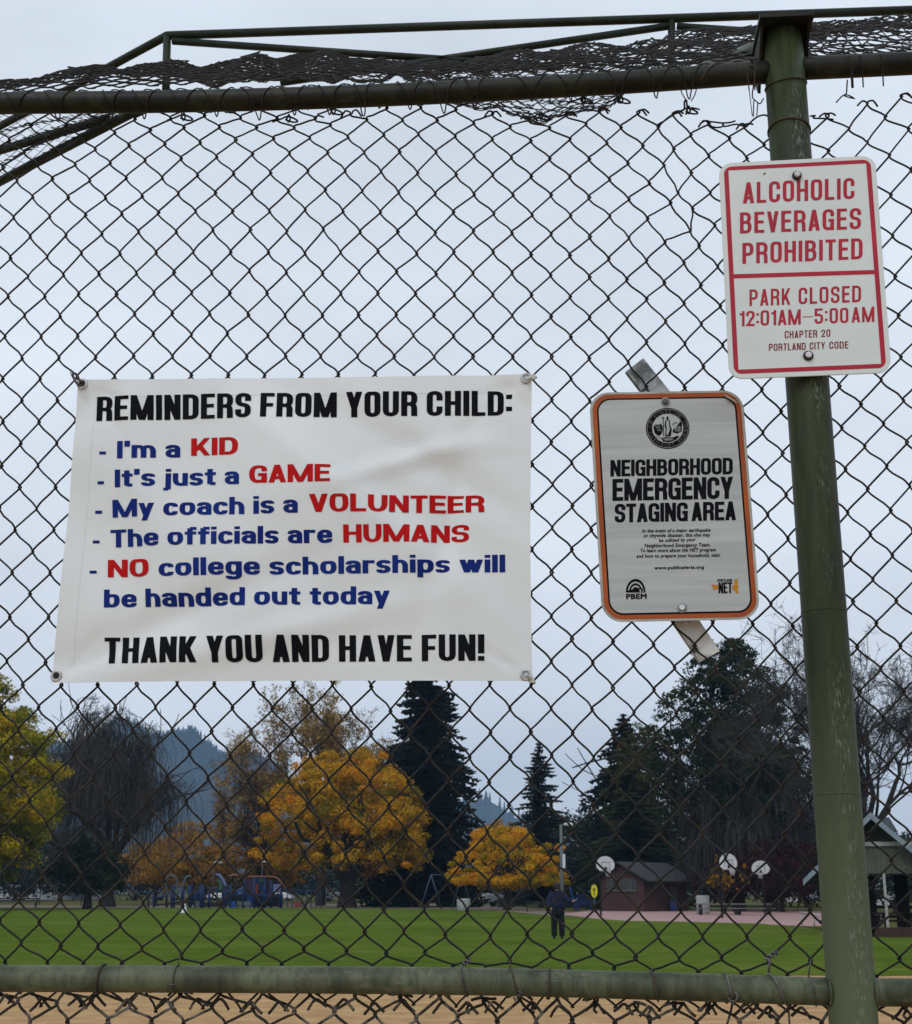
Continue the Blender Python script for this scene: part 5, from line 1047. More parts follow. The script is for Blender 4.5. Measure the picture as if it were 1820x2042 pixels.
# twisted knuckles of the lower fabric, pale where the coating flaked
for i in range(30):
    x = 20+i*122+hr.random()*60; y = 3990+(x/3650)*38+hr.random()*22; h = hr.random(); sg = 1 if hr.random() < .5 else -1
    if 3320 < x < 3490: continue
    link([(x-sg*38, y+20+10*h), (x-sg*18, y+6), (x, y-8-8*h, -.004), (x+sg*14, y-2, -.008), (x+sg*26, y+14, -.004), (x+sg*(36+14*h), y+34)], Y=YM-.014, r=WR*1.3, m=M_WIRELOW, name='lower_wire_end')
    if x > 1700 and i % 2: link([(x-4, y-14, -.004), (x+6, y, .004), (x-3, y+18, -.004), (x+8, y+30, .003)], Y=YM-.014, r=WR*1.2, m=M_WIRELOW, name='lower_wire_end')

# ------------------------------------------------------------------ lettering
_tmp = {}
def font_shape(txt, bold=0.0, shear=0.0, spacing=1.0):
    cu = bpy.data.curves.new('t', 'FONT'); cu.body = txt; cu.size = 1; cu.shear = shear; cu.space_character = 1+bold*1.6; cu.resolution_u = 4; cu.fill_mode = 'FRONT'; cu.dimensions = '2D'
    o = bpy.data.objects.new('t', cu); C.objects.link(o); dg = bpy.context.evaluated_depsgraph_get(); me = bpy.data.meshes.new_from_object(o.evaluated_get(dg))
    V = np.array([v.co[:] for v in me.vertices]); F = [tuple(p.vertices) for p in me.polygons]
    bpy.data.objects.remove(o); bpy.data.curves.remove(cu); bpy.data.meshes.remove(me)
    if len(V) == 0: return np.zeros((0, 3)), []
    if bold:                            # heavier strokes: the same outline set again a hair's breadth to every side
        V0, F0 = V, F; V = V0+np.array([0, 0, 0.0]); F = list(F0)
        for k in range(8):
            a = k*math.pi/4; o_ = len(V); V = np.vstack([V, V0+np.array([bold*math.cos(a), bold*.8*math.sin(a), (k+1)*.5])]); F += [tuple(i+o_ for i in f) for f in F0]
    return V, F
# condensed gothic capitals: v bar, h bar, d slanting bar, o ring, p rounded path
GL = {'A': ('w', .98, [('d', 0, 0, .5, 1), ('d', 1, 0, .5, 1), ('h', .22, .22, .78)]),
'B': ('w', 1, [('v', 0, 0, 1), ('p', [(0, 1), (.93, 1), (.93, .53), (0, .53)]), ('p', [(0, .53), (1, .53), (1, 0), (0, 0)])]),
'C': ('w', .97, [('p', [(1, .64), (1, 1), (0, 1), (0, 0), (1, 0), (1, .36)])]),
'D': ('w', 1, [('v', 0, 0, 1), ('p', [(0, 1), (1, 1), (1, 0), (0, 0)])]),
'E': ('w', .80, [('v', 0, 0, 1), ('h', 1, 0, 1), ('h', .52, 0, .93), ('h', 0, 0, 1)]),
'F': ('w', .77, [('v', 0, 0, 1), ('h', 1, 0, 1), ('h', .50, 0, .92)]),
'G': ('w', 1, [('p', [(1, .68), (1, 1), (0, 1), (0, 0), (1, 0), (1, .45)]), ('h', .46, .5, 1), ('v', 1, 0, .46)]),
'H': ('w', 1, [('v', 0, 0, 1), ('v', 1, 0, 1), ('h', .52, 0, 1)]),
'I': ('w', 0, [('v', 0, 0, 1)]), 'J': ('w', .85, [('p', [(1, 1), (1, 0), (0, 0), (0, .35)])]),
'K': ('w', 1.0, [('v', 0, 0, 1), ('d', .12, .30, 1, 1), ('d', 1, 0, .38, .60)]),
'L': ('w', .76, [('v', 0, 0, 1), ('h', 0, 0, 1)]),
'M': ('w', 1.42, [('v', 0, 0, 1), ('v', 1, 0, 1), ('d', .5, 0, 0, 1), ('d', .5, 0, 1, 1)]),
'N': ('w', 1.02, [('v', 0, 0, 1), ('v', 1, 0, 1), ('d', 1, 0, 0, 1)]),
'O': ('w', 1, [('o',)]), 'P': ('w', .96, [('v', 0, 0, 1), ('p', [(0, 1), (1, 1), (1, .44), (0, .44)])]),
'R': ('w', 1, [('v', 0, 0, 1), ('p', [(0, 1), (1, 1), (1, .48), (0, .48)]), ('p', [(.3, .48), (.98, .48), (1, -.09)])]),
'S': ('w', .97, [('p', [(1, .70), (1, 1), (0, 1), (0, .53), (1, .50), (1, 0), (0, 0), (0, .30)])]),
'T': ('w', .86, [('v', .5, 0, 1), ('h', 1, 0, 1)]), 'U': ('w', 1, [('p', [(0, 1.09), (0, 0), (1, 0), (1, 1.09)])]),
'V': ('w', .98, [('d', .5, 0, 0, 1), ('d', .5, 0, 1, 1)]), 'Y': ('w', 1, [('d', .5, .36, 0, 1), ('d', .5, .36, 1, 1), ('v', .5, 0, .44)]),
'0': ('w', .96, [('o',)]), '1': ('w', .45, [('v', 1, 0, 1), ('h', .84, .1, 1)]), '2': ('w', .93, [('p', [(0, .68), (0, 1), (1, 1), (1, .60), (.62, .44)]), ('d', .0, 0, .74, .54), ('h', 0, 0, 1)]),
'5': ('w', .95, [('h', 1, 0, .95), ('v', 0, .5, 1), ('p', [(0, .60), (1, .60), (1, 0), (0, 0), (0, .28)])]),
':': ('w', 0, [('q', .18), ('q', .68)]), '!': ('w', 0, [('v', 0, .28, 1), ('q', 0.0)]), '-': ('w', 1.1, [('h', .42, 0, 1)]), ' ': ('s', 0, [])}
XH, TT, BB = .74, .655, .085
GL2 = {'a': (.80, [('P', [(0, .52), (0, TT), (1, TT), (1, .30)]), ('V', 1, 0, .56), ('P', [(1, .42), (0, .42), (0, BB), (1, BB)])]), 'b': (.86, [('V', 0, 0, 1), ('R', BB, TT)]), 'd': (.86, [('V', 1, 0, 1), ('R', BB, TT)]),
'p': (.86, [('V', 0, -.26, XH), ('R', BB, TT)]), 'g': (.86, [('V', 1, -.02, XH), ('R', BB, TT), ('P', [(1, .2), (1, -.18), (0, -.18), (0, -.06)])]), 'e': (.84, [('P', [(1, .34), (1, TT), (0, TT), (0, BB), (1, BB), (1, .24)]), ('H', .375, .1, .98)]),
'c': (.80, [('P', [(1, .50), (1, TT), (0, TT), (0, BB), (1, BB), (1, .24)])]), 'o': (.88, [('R', BB, TT)]), 'h': (.84, [('V', 0, 0, 1), ('P', [(0, .35), (0, TT), (1, TT), (1, -.0)])]), 'n': (.84, [('V', 0, 0, XH), ('P', [(0, .35), (0, TT), (1, TT), (1, -.0)])]),
'm': (1.30, [('V', 0, 0, XH), ('P', [(0, .35), (0, TT), (.5, TT), (.5, 0)]), ('P', [(.5, .35), (.5, TT), (1, TT), (1, 0)])]), 'i': (0, [('V', 0, 0, XH), ('V', 0, .84, 1)]), 'j': (.36, [('V', 1, -.20, XH), ('V', 1, .84, 1), ('H', -.18, -.15, .6)]), 'l': (0, [('V', 0, 0, 1)]),
't': (.62, [('V', .45, .08, .93), ('H', TT+.0, 0, 1), ('P', [(.45, .4), (.45, BB), (1.45, BB)])]), 'r': (.64, [('V', 0, 0, XH), ('H', TT-.005, .3, 1.0)]), 'u': (.84, [('P', [(0, XH), (0, BB), (1, BB), (1, .3)]), ('V', 1, 0, XH)]),
's': (.76, [('P', [(1, .54), (1, TT), (0, TT), (0, .385), (1, .355), (1, BB), (0, BB), (0, .21)])]), 'f': (.64, [('V', .40, 0, .93), ('H', TT+.0, 0, 1), ('H', .915, .45, 1.02)]), 'w': (1.25, [('D', .27, 0, 0, XH), ('D', .27, 0, .5, XH), ('D', .73, 0, .5, XH), ('D', .73, 0, 1, XH)]),
'y': (.86, [('D', .5, 0, 0, XH), ('D', .30, -.26, 1, XH)]), "'": (0, [('V', 0, .66, 1)]), '-': (.36, [('H', .30, 0, 1)]), ' ': (None, [])}
def cond_shape(txt, w=.46, sx=.16, sy=.13, gap=.075, space=.30, rnd=.20, lower=False):
    """all capital height 1; w glyph width, sx stem, sy bar"""
    V = []; F = []; x0 = 0; lay = 0
    def strip(pts, closed=False):
        nonlocal lay
        pp = []; src = list(pts)+([pts[0]] if closed else [])
        for a_, b_ in zip(src[:-1], src[1:]):
            a_ = np.array(a_, float); b_ = np.array(b_, float); k_ = max(1, int(math.ceil(np.linalg.norm(b_-a_)/.16)))
            pp += [a_+(b_-a_)*i_/k_ for i_ in range(k_)]
        if not closed: pp.append(np.array(pts[-1], float))
        P = np.array(pp); n = len(P); T = np.zeros_like(P)
        if closed: T = np.roll(P, -1, 0)-np.roll(P, 1, 0)
        else: T[1:-1] = P[2:]-P[:-2]; T[0] = P[1]-P[0]; T[-1] = P[-1]-P[-2]
        T /= np.maximum(np.linalg.norm(T, axis=1)[:, None], 1e-9); Nn = np.c_[-T[:, 1]*sx/2, T[:, 0]*sy/2]; o = len(V)
        for a, b in zip(P+Nn, P-Nn): V.append((a[0], a[1], lay)); V.append((b[0], b[1], lay))
        m_ = n if closed else n-1
        for i in range(m_): j = (i+1) % n; F.append((o+2*i, o+2*i+1, o+2*j+1, o+2*j))
        lay = (lay+1)
    def quad(q):
        nonlocal lay
        q = [np.array(k, float) for k in q]; e1 = np.linalg.norm(q[1]-q[0]); e2 = np.linalg.norm(q[2]-q[1]); n = max(1, int(math.ceil(max(e1, e2)/.2)))
        for i in range(n):
            t0, t1 = i/n, (i+1)/n; o = len(V)
            if e2 >= e1: w_ = [q[0]*(1-t0)+q[3]*t0, q[1]*(1-t0)+q[2]*t0, q[1]*(1-t1)+q[2]*t1, q[0]*(1-t1)+q[3]*t1]
            else: w_ = [q[0]*(1-t0)+q[1]*t0, q[0]*(1-t1)+q[1]*t1, q[3]*(1-t1)+q[2]*t1, q[3]*(1-t0)+q[2]*t0]
            V.extend([(a[0], a[1], lay) for a in w_]); F.append(tuple(range(o, o+4)))
        lay = lay+1
    def rounded(pts, r):
        out_ = [pts[0]]
        for i in range(1, len(pts)-1):
            p, c_, n_ = map(np.array, (pts[i-1], pts[i], pts[i+1])); a = p-c_; b = n_-c_; la = np.linalg.norm(a); lb = np.linalg.norm(b); ra = min(r, la*.48); rb = min(r, lb*.48)
            s = c_+a/la*ra; e_ = c_+b/lb*rb
            for t in np.linspace(0, 1, 7): out_.append(tuple((1-t)**2*s+2*t*(1-t)*(c_*.92+(s+e_)/2*.08)+t*t*e_))
        out_.append(pts[-1]); return out_
    for ch in txt:
        if lower and ch in GL2:
            wf, parts = GL2[ch]; lay = 0
            if wf is None: x0 += space; continue
            W_ = sx if wf == 0 else wf*w; cx = lambda X: x0+sx/2+X*(W_-sx)
            for p in parts:
                if p[0] == 'V': x = cx(p[1]); quad([(x-sx/2, p[2]), (x+sx/2, p[2]), (x+sx/2, p[3]), (x-sx/2, p[3])])
                elif p[0] == 'H': quad([(x0+p[2]*W_, p[1]-sy/2), (x0+p[3]*W_, p[1]-sy/2), (x0+p[3]*W_, p[1]+sy/2), (x0+p[2]*W_, p[1]+sy/2)])
                elif p[0] == 'D': xa = cx(p[1]); xb = cx(p[3]); h = sx*.52; quad([(xa-h, p[2]), (xa+h, p[2]), (xb+h, p[4]), (xb-h, p[4])])
                elif p[0] == 'R': strip(rounded([(cx(.5), p[2]), (cx(1), p[2]), (cx(1), p[1]), (cx(0), p[1]), (cx(0), p[2]), (cx(.5), p[2])], rnd)[:-1], True)
                else: strip(rounded([(cx(a), b) for a, b in p[1]], rnd))
            x0 += W_+gap; continue
        kind, wf, parts = GL[ch]; 
        if kind == 's': x0 += space; continue
        lay = 0
        W_ = sx if wf == 0 else (w-sx)*wf+sx if ch not in 'MAV' else w*wf+(0 if ch != 'M' else 0)
        cx = lambda X: x0+sx/2+X*(W_-sx); cy_ = lambda Yn: sy/2+Yn*(1-sy)
        for p in parts:
            if p[0] == 'v': x = cx(p[1]); quad([(x-sx/2, p[2]), (x+sx/2, p[2]), (x+sx/2, p[3]), (x-sx/2, p[3])])
            elif p[0] == 'h': y = cy_(p[1]); xa = x0+(p[2]*W_ if p[2] else 0); xb = x0+p[3]*W_; quad([(xa, y-sy/2), (xb, y-sy/2), (xb, y+sy/2), (xa, y+sy/2)])
            elif p[0] == 'q': y = p[1]*1.0; quad([(x0, y), (x0+sx, y), (x0+sx, y+sx*.95), (x0, y+sx*.95)])
            elif p[0] == 'd': xa = cx(p[1]); xb = cx(p[3]); h = sx*.52; quad([(xa-h, p[2]), (xa+h, p[2]), (xb+h, p[4]), (xb-h, p[4])])
            elif p[0] == 'o': strip(rounded([(cx(.5), cy_(1)), (cx(1), cy_(1)), (cx(1), cy_(0)), (cx(0), cy_(0)), (cx(0), cy_(1)), (cx(.5), cy_(1))], rnd)[:-1], True)
            else: strip(rounded([(cx(a), cy_(b)) for a, b in p[1]], rnd))
        x0 += W_+gap
    return np.array(V, float), F, x0-gap
def put_text(shape, x0, x1, base, h, mapper, m, parent, name='lettering', lay=.00003, dep=0.0, label=None, bend=None):
    """x0..x1 and base in the 2D frame of the mapper; h letter height"""
    V, F = shape[0], shape[1]
    if len(V) == 0: return
    a, b = V[:, 0].min(), V[:, 0].max(); s = (x1[0]-x0[0])/(b-a); P = []
    for x, y, l in V:
        t = (x-a)/(b-a); P.append(mapper(x0[0]+(x1[0]-x0[0])*t, x0[1]+(x1[1]-x0[1])*t-y*h, dep+l*lay))
    b_ = MB(); b_.add(P, F); o = b_.build(name, m, parent)
    if label: o['label'] = label
    return o

# ------------------------------------------------------------------ the banner
M_VINYL = mat('white vinyl', (.70, .74, .76), (.66, .70, .72), scale=3, rough=.42, spec=.35)
def vinyl():
    m = MATS['white vinyl']; t = m.node_tree; b = t.nodes['Principled BSDF']; tc = t.nodes.new('ShaderNodeTexCoord')
    w = t.nodes.new('ShaderNodeTexWave'); w.bands_direction = 'Z'; w.inputs['Scale'].default_value = 95; w.inputs['Distortion'].default_value = .4
    t.links.new(tc.outputs['Object'], w.inputs['Vector'])
    n = t.nodes.new('ShaderNodeTexNoise'); n.inputs['Scale'].default_value = 9; n.inputs['Detail'].default_value = 3; t.links.new(tc.outputs['Object'], n.inputs['Vector'])
    b1 = t.nodes.new('ShaderNodeBump'); b1.inputs['Strength'].default_value = .10; b1.inputs['Distance'].default_value = .0006; t.links.new(w.outputs['Fac'], b1.inputs['Height'])
    b2 = t.nodes.new('ShaderNodeBump'); b2.inputs['Strength'].default_value = .30; b2.inputs['Distance'].default_value = .010; t.links.new(n.outputs['Fac'], b2.inputs['Height']); t.links.new(b1.outputs[0], b2.inputs['Normal'])
    t.links.new(b2.outputs[0], b.inputs['Normal'])
vinyl()
YB = -.030
BC = [sp(150+165*1.1264-22, 1450+60*1.1264, YB), sp(150+1757*1.1264, 1450+40*1.1264, YB), sp(150+1758*1.1264, 1450+1130*1.1264, YB), sp(150+48*1.1264, 1450+1137*1.1264, YB)]
def folds(s, t):                       # depth of the cloth in metres, s right, t down, 0..1
    g = lambda x, c_, w_: math.exp(-((x-c_)/w_)**2)
    z = 0
    diag = (s-.62)*.8-(t-.40)*.6                                  # long soft folds running down to the left
    z += -.0075*g(diag, 0.0, .055)*g(t, .42, .30)
    z += .0065*g((s-.78)*.7-(t-.30)*.7, 0, .05)*g(t, .30, .22)
    z += -.006*g(t-.34-.10*math.sin(s*5), .0, .035)*g(s, .74, .16)
    z += .006*g(s*.6+t-.95, 0, .06)*g(s, .25, .3)
    z += -.0055*g(s*.35+t-1.02, 0, .05)*g(s, .45, .3)
    z += .005*g(s-.9+t*.15, 0, .03)*g(t, .55, .3)
    z += .004*math.sin(s*9+t*2)*math.sin(t*math.pi)*math.sin(s*math.pi)+.0025*math.sin(s*17-t*11)*math.sin(t*math.pi)
    z += .0035*g(s+t*.7, .10, .06)+.0035*g((1-s)+t*.8, .10, .05)-.003*g(s*1.2-t*.2, .12, .05)
    for (cx_, cy_, sx_, sy_, a_) in ((0.03, .03, 1, 1, .35), (0.03, .03, 1, 1, .95), (.97, .03, -1, 1, .30), (.97, .03, -1, 1, .75), (.97, .97, -1, -1, .6), (.03, .97, 1, -1, .45), (.03, .97, 1, -1, .9)):
        dx = (s-cx_)*sx_*.915; dy = (t-cy_)*sy_*.61; ln_ = dx*math.cos(a_)+dy*math.sin(a_); off = -dx*math.sin(a_)+dy*math.cos(a_)      # creases pulled from the eyelets
        if ln_ > 0: z += .0024*g(off, 0, .005+.05*ln_)*math.exp(-ln_/.10)*(1-math.exp(-ln_/.015))
    for (a0_, b0_, c0_) in ((.30, 0, .012), (.61, 0, .010)): z += -.0010*g(s, a0_, c0_)*g(t, 0, .10)    # fold marks along the upper hem
    z += -.010*math.sin(s*math.pi)*math.sin(t*math.pi)              # bellies out a little
    return z*1.35
BX = lambda s, t: (BC[0]*(1-s)+BC[1]*s)*(1-t)+(BC[3]*(1-s)+BC[2]*s)*t
def edge(s, t):                       # the hems sag a little between the eyelets
    p = BX(s, t); p = p+np.array([.0035*math.sin(t*math.pi)*(1-2*s), 0, -.0025*math.sin(s*math.pi)*(1-t)+.002*math.sin(s*math.pi)*t]); return p
banner = empty('banner', tuple(BX(.5, 1)), 0, 'white vinyl banner headed REMINDERS FROM YOUR CHILD hung on the chain link by its eyelets', 'banner')
BO = BX(.5, 1)
nx_, ny_ = 110, 76; V = []; F = []
for j in range(ny_+1):
    for i in range(nx_+1):
        s, t = i/nx_, j/ny_; p = edge(s, t)-BO; V.append((p[0], p[1]+folds(s, t), p[2]))
for j in range(ny_):
    for i in range(nx_): a = j*(nx_+1)+i; F.append((a, a+nx_+1, a+nx_+2, a+1))
o = fast_mesh('sheet', V, F, M_VINYL, banner, smooth=True); sol = o.modifiers.new('thickness', 'SOLIDIFY'); sol.thickness = .0007; sol.offset = -1
# invert photo position -> s,t on the banner plane
def st_of(X, Z):
    s, t = .5, .5
    for _ in range(12):
        p = BX(s, t); e0 = np.array([X-p[0], Z-p[2]]); ds = BX(s+.01, t)-p; dt = BX(s, t+.01)-p
        J = np.array([[ds[0], dt[0]], [ds[2], dt[2]]])/.01; q = np.linalg.solve(J, e0); s += q[0]; t += q[1]
    return s, t
def ban_map(cx, cy_, dep):             # coordinates of the close-up of the banner
    p = sp(150+cx*1.1264, 1450+cy_*1.1264, YB); s, t = st_of(p[0], p[2]); return (p[0]-BO[0], YB-BO[1]+folds(s, t)-.00085-dep, p[2]-BO[2])
# hems: a second layer of vinyl stitched round the rim
for nm, (s0, s1, t0, t1) in {'top': (0, 1, 0, .062), 'bottom': (0, 1, .945, 1), 'left': (0, .042, .062, .945), 'right': (.955, 1, .062, .945)}.items():
    V = []; F = []; n1, n2 = (110, 5) if nm in ('top', 'bottom') else (5, 76)
    for j in range(n2+1):
        for i in range(n1+1):
            s = s0+(s1-s0)*i/n1; t = t0+(t1-t0)*j/n2; p = edge(s, t)-BO; V.append((p[0], p[1]+folds(s, t)-.00045, p[2]))
    for j in range(n2):
        for i in range(n1): a = j*(n1+1)+i; F.append((a, a+n1+1, a+n1+2, a+1))
    fast_mesh('hem', V, F, M_VINYL, banner, smooth=True)
S6 = dict(w=.50, sx=.188, sy=.145, gap=.072, space=.22, rnd=.17)
put_text(cond_shape('REMINDERS FROM YOUR CHILD:', **S6), (210, 208), (1686, 187), 0, 89, ban_map, M_BLACKPRINT, banner)
put_text(cond_shape('THANK YOU AND HAVE FUN!', **S6), (238, 1069), (1588, 1059), 0, 93, ban_map, M_BLACKPRINT, banner)
def fs(t, bold=.034): return font_shape(t, bold)
CAPH = 1/.727
def bline(txt, xa, ya, xb, yb, m, h=63): put_text(cond_shape(txt, w=.82, sx=.250, sy=.168, gap=.075, space=.34, rnd=.36, lower=True), (xa, ya), (xb, yb), 0, h, ban_map, m, banner)
def bl(txt, xa, xb, ya, yb, m, h=62): return bline(txt, xa, ya, xb, yb, m, h)
bl('-', 223, 247, 342, 342, M_BLUEPRINT); bl("I'm a", 287, 510, 344, 339, M_BLUEPRINT); bl('KID', 549, 718, 334, 332, M_REDPRINT)
bl('-', 216, 239, 447, 447, M_BLUEPRINT); bl("It's just a", 279, 722, 446, 438, M_BLUEPRINT); bl('GAME', 759, 1048, 436, 435, M_REDPRINT)
bl('-', 206, 231, 550, 550, M_BLUEPRINT); bl('My coach is a', 269, 932, 552, 542, M_BLUEPRINT); bl('VOLUNTEER', 972, 1588, 540, 533, M_REDPRINT)
bl('-', 197, 221, 655, 655, M_BLUEPRINT); bl('The officials are', 261, 1052, 657, 646, M_BLUEPRINT); bl('HUMANS', 1091, 1534, 645, 638, M_REDPRINT)
bl('-', 187, 212, 763, 763, M_BLUEPRINT); bl('NO', 251, 400, 763, 762, M_REDPRINT); bl('college scholarships will', 437, 1662, 763, 745, M_BLUEPRINT)
bl('be handed out today', 239, 1254, 871, 860, M_BLUEPRINT, 64)
# eyelets, hook and cable ties
EY = [(160, 76), (1736, 56), (1736, 1110), (67, 1112)]
for i, (cx, cy_) in enumerate(EY):
    p = ban_map(cx, cy_, .0008); b_ = MB(); b_.torus(p, .0090, .0028, (0, 1, .0), 24, 8); b_.build('eyelet', M_BOLT, banner)
    h = MB(); h.tube([Vector(p)+Vector((0, .0006, 0)), Vector(p)+Vector((0, -.0004, 0))], .0058, 16); h.build('eyelet_hole', M_BLACKM if i in (0, 3) else mat('pale gap', (.5, .55, .6), rough=1), banner)
def wp(cx, cy_, Y): return sp(150+cx*1.1264, 1450+cy_*1.1264, Y)
b_ = MB(); b_.tube(smooth_path([wp(162, 80, -.045), wp(150, 82, -.05), wp(140, 72, -.045), wp(132, 58, -.03), wp(125, 45, -.02), wp(130, 38, -.012), wp(142, 44, -.02), wp(148, 58, -.035), wp(158, 70, -.045)], 4), .0024, 8)
hk = empty('snap_hook', tuple(wp(150, 90, -.045)), 0, 'small dark metal snap hook holding the upper left eyelet of the banner', 'hook'); o = b_.build('hook', M_TIEDARK, hk); o.location = -hk.location
b_ = MB(); b_.tube([wp(118, 34, -.012), wp(128, 50, -.02), wp(137, 72, -.03)], [.0016, .003, .0018], 8); o = b_.build('gate', M_GALV, hk); o.location = -hk.location
M_NYL = mat('dirty white nylon', (.55, .56, .52), rough=.6)
for nm, pts, lab in (('cable_tie', [(1736, 62), (1745, 55), (1758, 52), (1772, 53)], 'short white cable tie through the upper right eyelet of the banner'), ('cable_tie', [(1736, 1108), (1744, 1117), (1756, 1128), (1766, 1138)], 'short white cable tie through the lower right eyelet of the banner')):
    P = [wp(x, y, -.045+.008*i) for i, (x, y) in enumerate(pts)]; r_ = empty(nm, tuple(P[0]), 0, lab, 'cable tie'); b_ = MB(); b_.tube(smooth_path(P, 3), .0030, 6); o = b_.build('strap', M_NYL, r_); o.location = -r_.location
    b_ = MB(); b_.box(P[-2], (.010, .007, .009)); o = b_.build('lock', M_NYL, r_); o.location = -r_.location

# ------------------------------------------------------------------ metal signs
def sign_frame(c4, W, H):
    c4 = [np.array(c_) for c_ in c4]
    def f(x, y, dep=0.0):
        s, t = x/W, y/H; p = (c4[0]*(1-s)+c4[1]*s)*(1-t)+(c4[3]*(1-s)+c4[2]*s)*t; return p+np.array([0, -dep, 0])
    return f
def rrect(x0, y0, x1, y1, r, n=8):
    pts = []
    for cx, cy_, a in ((x1-r, y0+r, -90), (x1-r, y1-r, 0), (x0+r, y1-r, 90), (x0+r, y0+r, 180)):
        for k in range(n+1): t = R(a+90*k/n); pts.append((cx+r*math.cos(t), cy_+r*math.sin(t)))
    return pts
def plate(f, W, H, r, th, m, parent, O, dep=0.0):
    pts = rrect(0, 0, W, H, r); n = len(pts); fr = [f(x, y, dep)-O for x, y in pts]; bk = [p+np.array([0, th, 0]) for p in fr]
    b_ = MB(); b_.add(fr+bk, [tuple(range(n))[::-1], tuple(range(n, 2*n))]+[(i, (i+1) % n, n+(i+1) % n, n+i) for i in range(n)]); return b_.build('plate', m, parent)
def ring(f, a, ra, b__, rb, m, parent, O, dep, name='border'):
    p = rrect(*a, ra); q = rrect(*b__, rb); n = len(p); b_ = MB(); b_.add([f(x, y, dep)-O for x, y in p]+[f(x, y, dep)-O for x, y in q], [(i, n+i, n+(i+1) % n, (i+1) % n) for i in range(n)]); return b_.build(name, m, parent)
def fill(f, a, ra, m, parent, O, dep, name='face'):
    p = rrect(*a, ra); b_ = MB(); b_.add([f(x, y, dep)-O for x, y in p], [tuple(range(len(p)))[::-1]]); return b_.build(name, m, parent)
def hexbolt(p, parent, O, washer=.0085, r=.0058, m=M_BOLT, spacer=None):
    p = np.array(p)-O; b_ = MB()
    if spacer: b_.tube([p+np.array([0, 0, 0]), p+np.array([0, -spacer, 0])], washer, 20); b_.build('washer', M_RUBBER, parent); p = p+np.array([0, -spacer, 0])
    else: b_.tube([p, p+np.array([0, -.0018, 0])], washer, 20); b_.build('washer', M_GALV, parent); p = p+np.array([0, -.0018, 0])
    h = MB(); h.tube([p, p+np.array([0, -.0045, 0]), p+np.array([0, -.0058, 0])], [r, r, r*.8], 6); h.build('bolt', m, parent)

# sign one: white with red, on the post
YA = -.058
sa = lambda x, y, Y=YA: sp(2800+x*.5142, 550+y*.5142, Y)
fA = sign_frame([sa(147, 202), sa(1362, 139), sa(1492, 1828), sa(229, 1880)], 12, 18)
OA = fA(6, 18); alc = empty('park_rules_sign', tuple(OA), 0, 'white sign with red lettering ALCOHOLIC BEVERAGES PROHIBITED bolted to the green post', 'sign')
plate(fA, 12, 18, 1.05, .0022, M_SIGNEDGE, alc, OA)
fill(fA, (.03, .03, 11.97, 17.97), 1.0, M_SIGNWHITE, alc, OA, .0004)
ring(fA, (.37, .34, 11.63, 17.62), .62, (.72, .66, 11.28, 17.28), .04, M_SIGNRED, alc, OA, .0008)
q = [fA(x, y, .0008)-OA for x, y in ((.72, 9.50), (11.28, 9.68), (11.28, 10.03), (.72, 9.85))]; b_ = MB(); b_.add(q, [(0, 3, 2, 1)]); b_.build('divider', M_SIGNRED, alc)
mA = lambda x, y, dep: tuple(sa(x, y)-OA+np.array([0, -.0010-dep, 0]))
SH = dict(w=.52, sx=.165, sy=.135, gap=.125, space=.42, rnd=.19)
def at_(txt, a, b__, h, m=M_SIGNRED, **k): put_text(cond_shape(txt, **{**SH, **k}), a, b__, 0, h, mA, m, alc)
at_('ALCOHOLIC', (335, 515), (1202, 478), 163); at_('BEVERAGES', (312, 748), (1253, 712), 163); at_('PROHIBITED', (331, 984), (1265, 946), 162)
at_('PARK', (386, 1312), (703, 1301), 128, gap=.15, sx=.15); at_('CLOSED', (768, 1298), (1253, 1280), 128, gap=.15, sx=.15)
at_('12:01AM', (310, 1470), (785, 1455), 118, gap=.10, sx=.15); at_('-', (800, 1447), (878, 1444), 118, sy=.05); at_('5:00', (893, 1450), (1155, 1443), 118, gap=.12, sx=.15); at_('AM', (1180, 1440), (1357, 1434), 118, gap=.12, sx=.15)
at_('CHAPTER', (660, 1563), (912, 1555), 57, M_CODERED, gap=.14, sx=.15); at_('20', (944, 1553), (1015, 1550), 57, M_CODERED, gap=.14, sx=.15)
at_('PORTLAND', (537, 1661), (823, 1652), 55, M_CODERED, gap=.13, sx=.15); at_('CITY', (854, 1650), (973, 1646), 55, M_CODERED, gap=.13, sx=.15); at_('CODE', (1006, 1645), (1155, 1641), 55, M_CODERED, gap=.13, sx=.15)
hexbolt(sa(753, 302), alc, OA, .0092, .0068, spacer=.006); hexbolt(sa(842, 1700), alc, OA, .0098, .0070, spacer=.004)
b_ = MB(); p = sa(502, 283)-OA; b_.box(p+np.array([0, -.0012, 0]), (.0055, .0004, .0022), Matrix.Rotation(R(-40), 3, 'Y')); b_.build('chip', M_BLACKPRINT, alc)

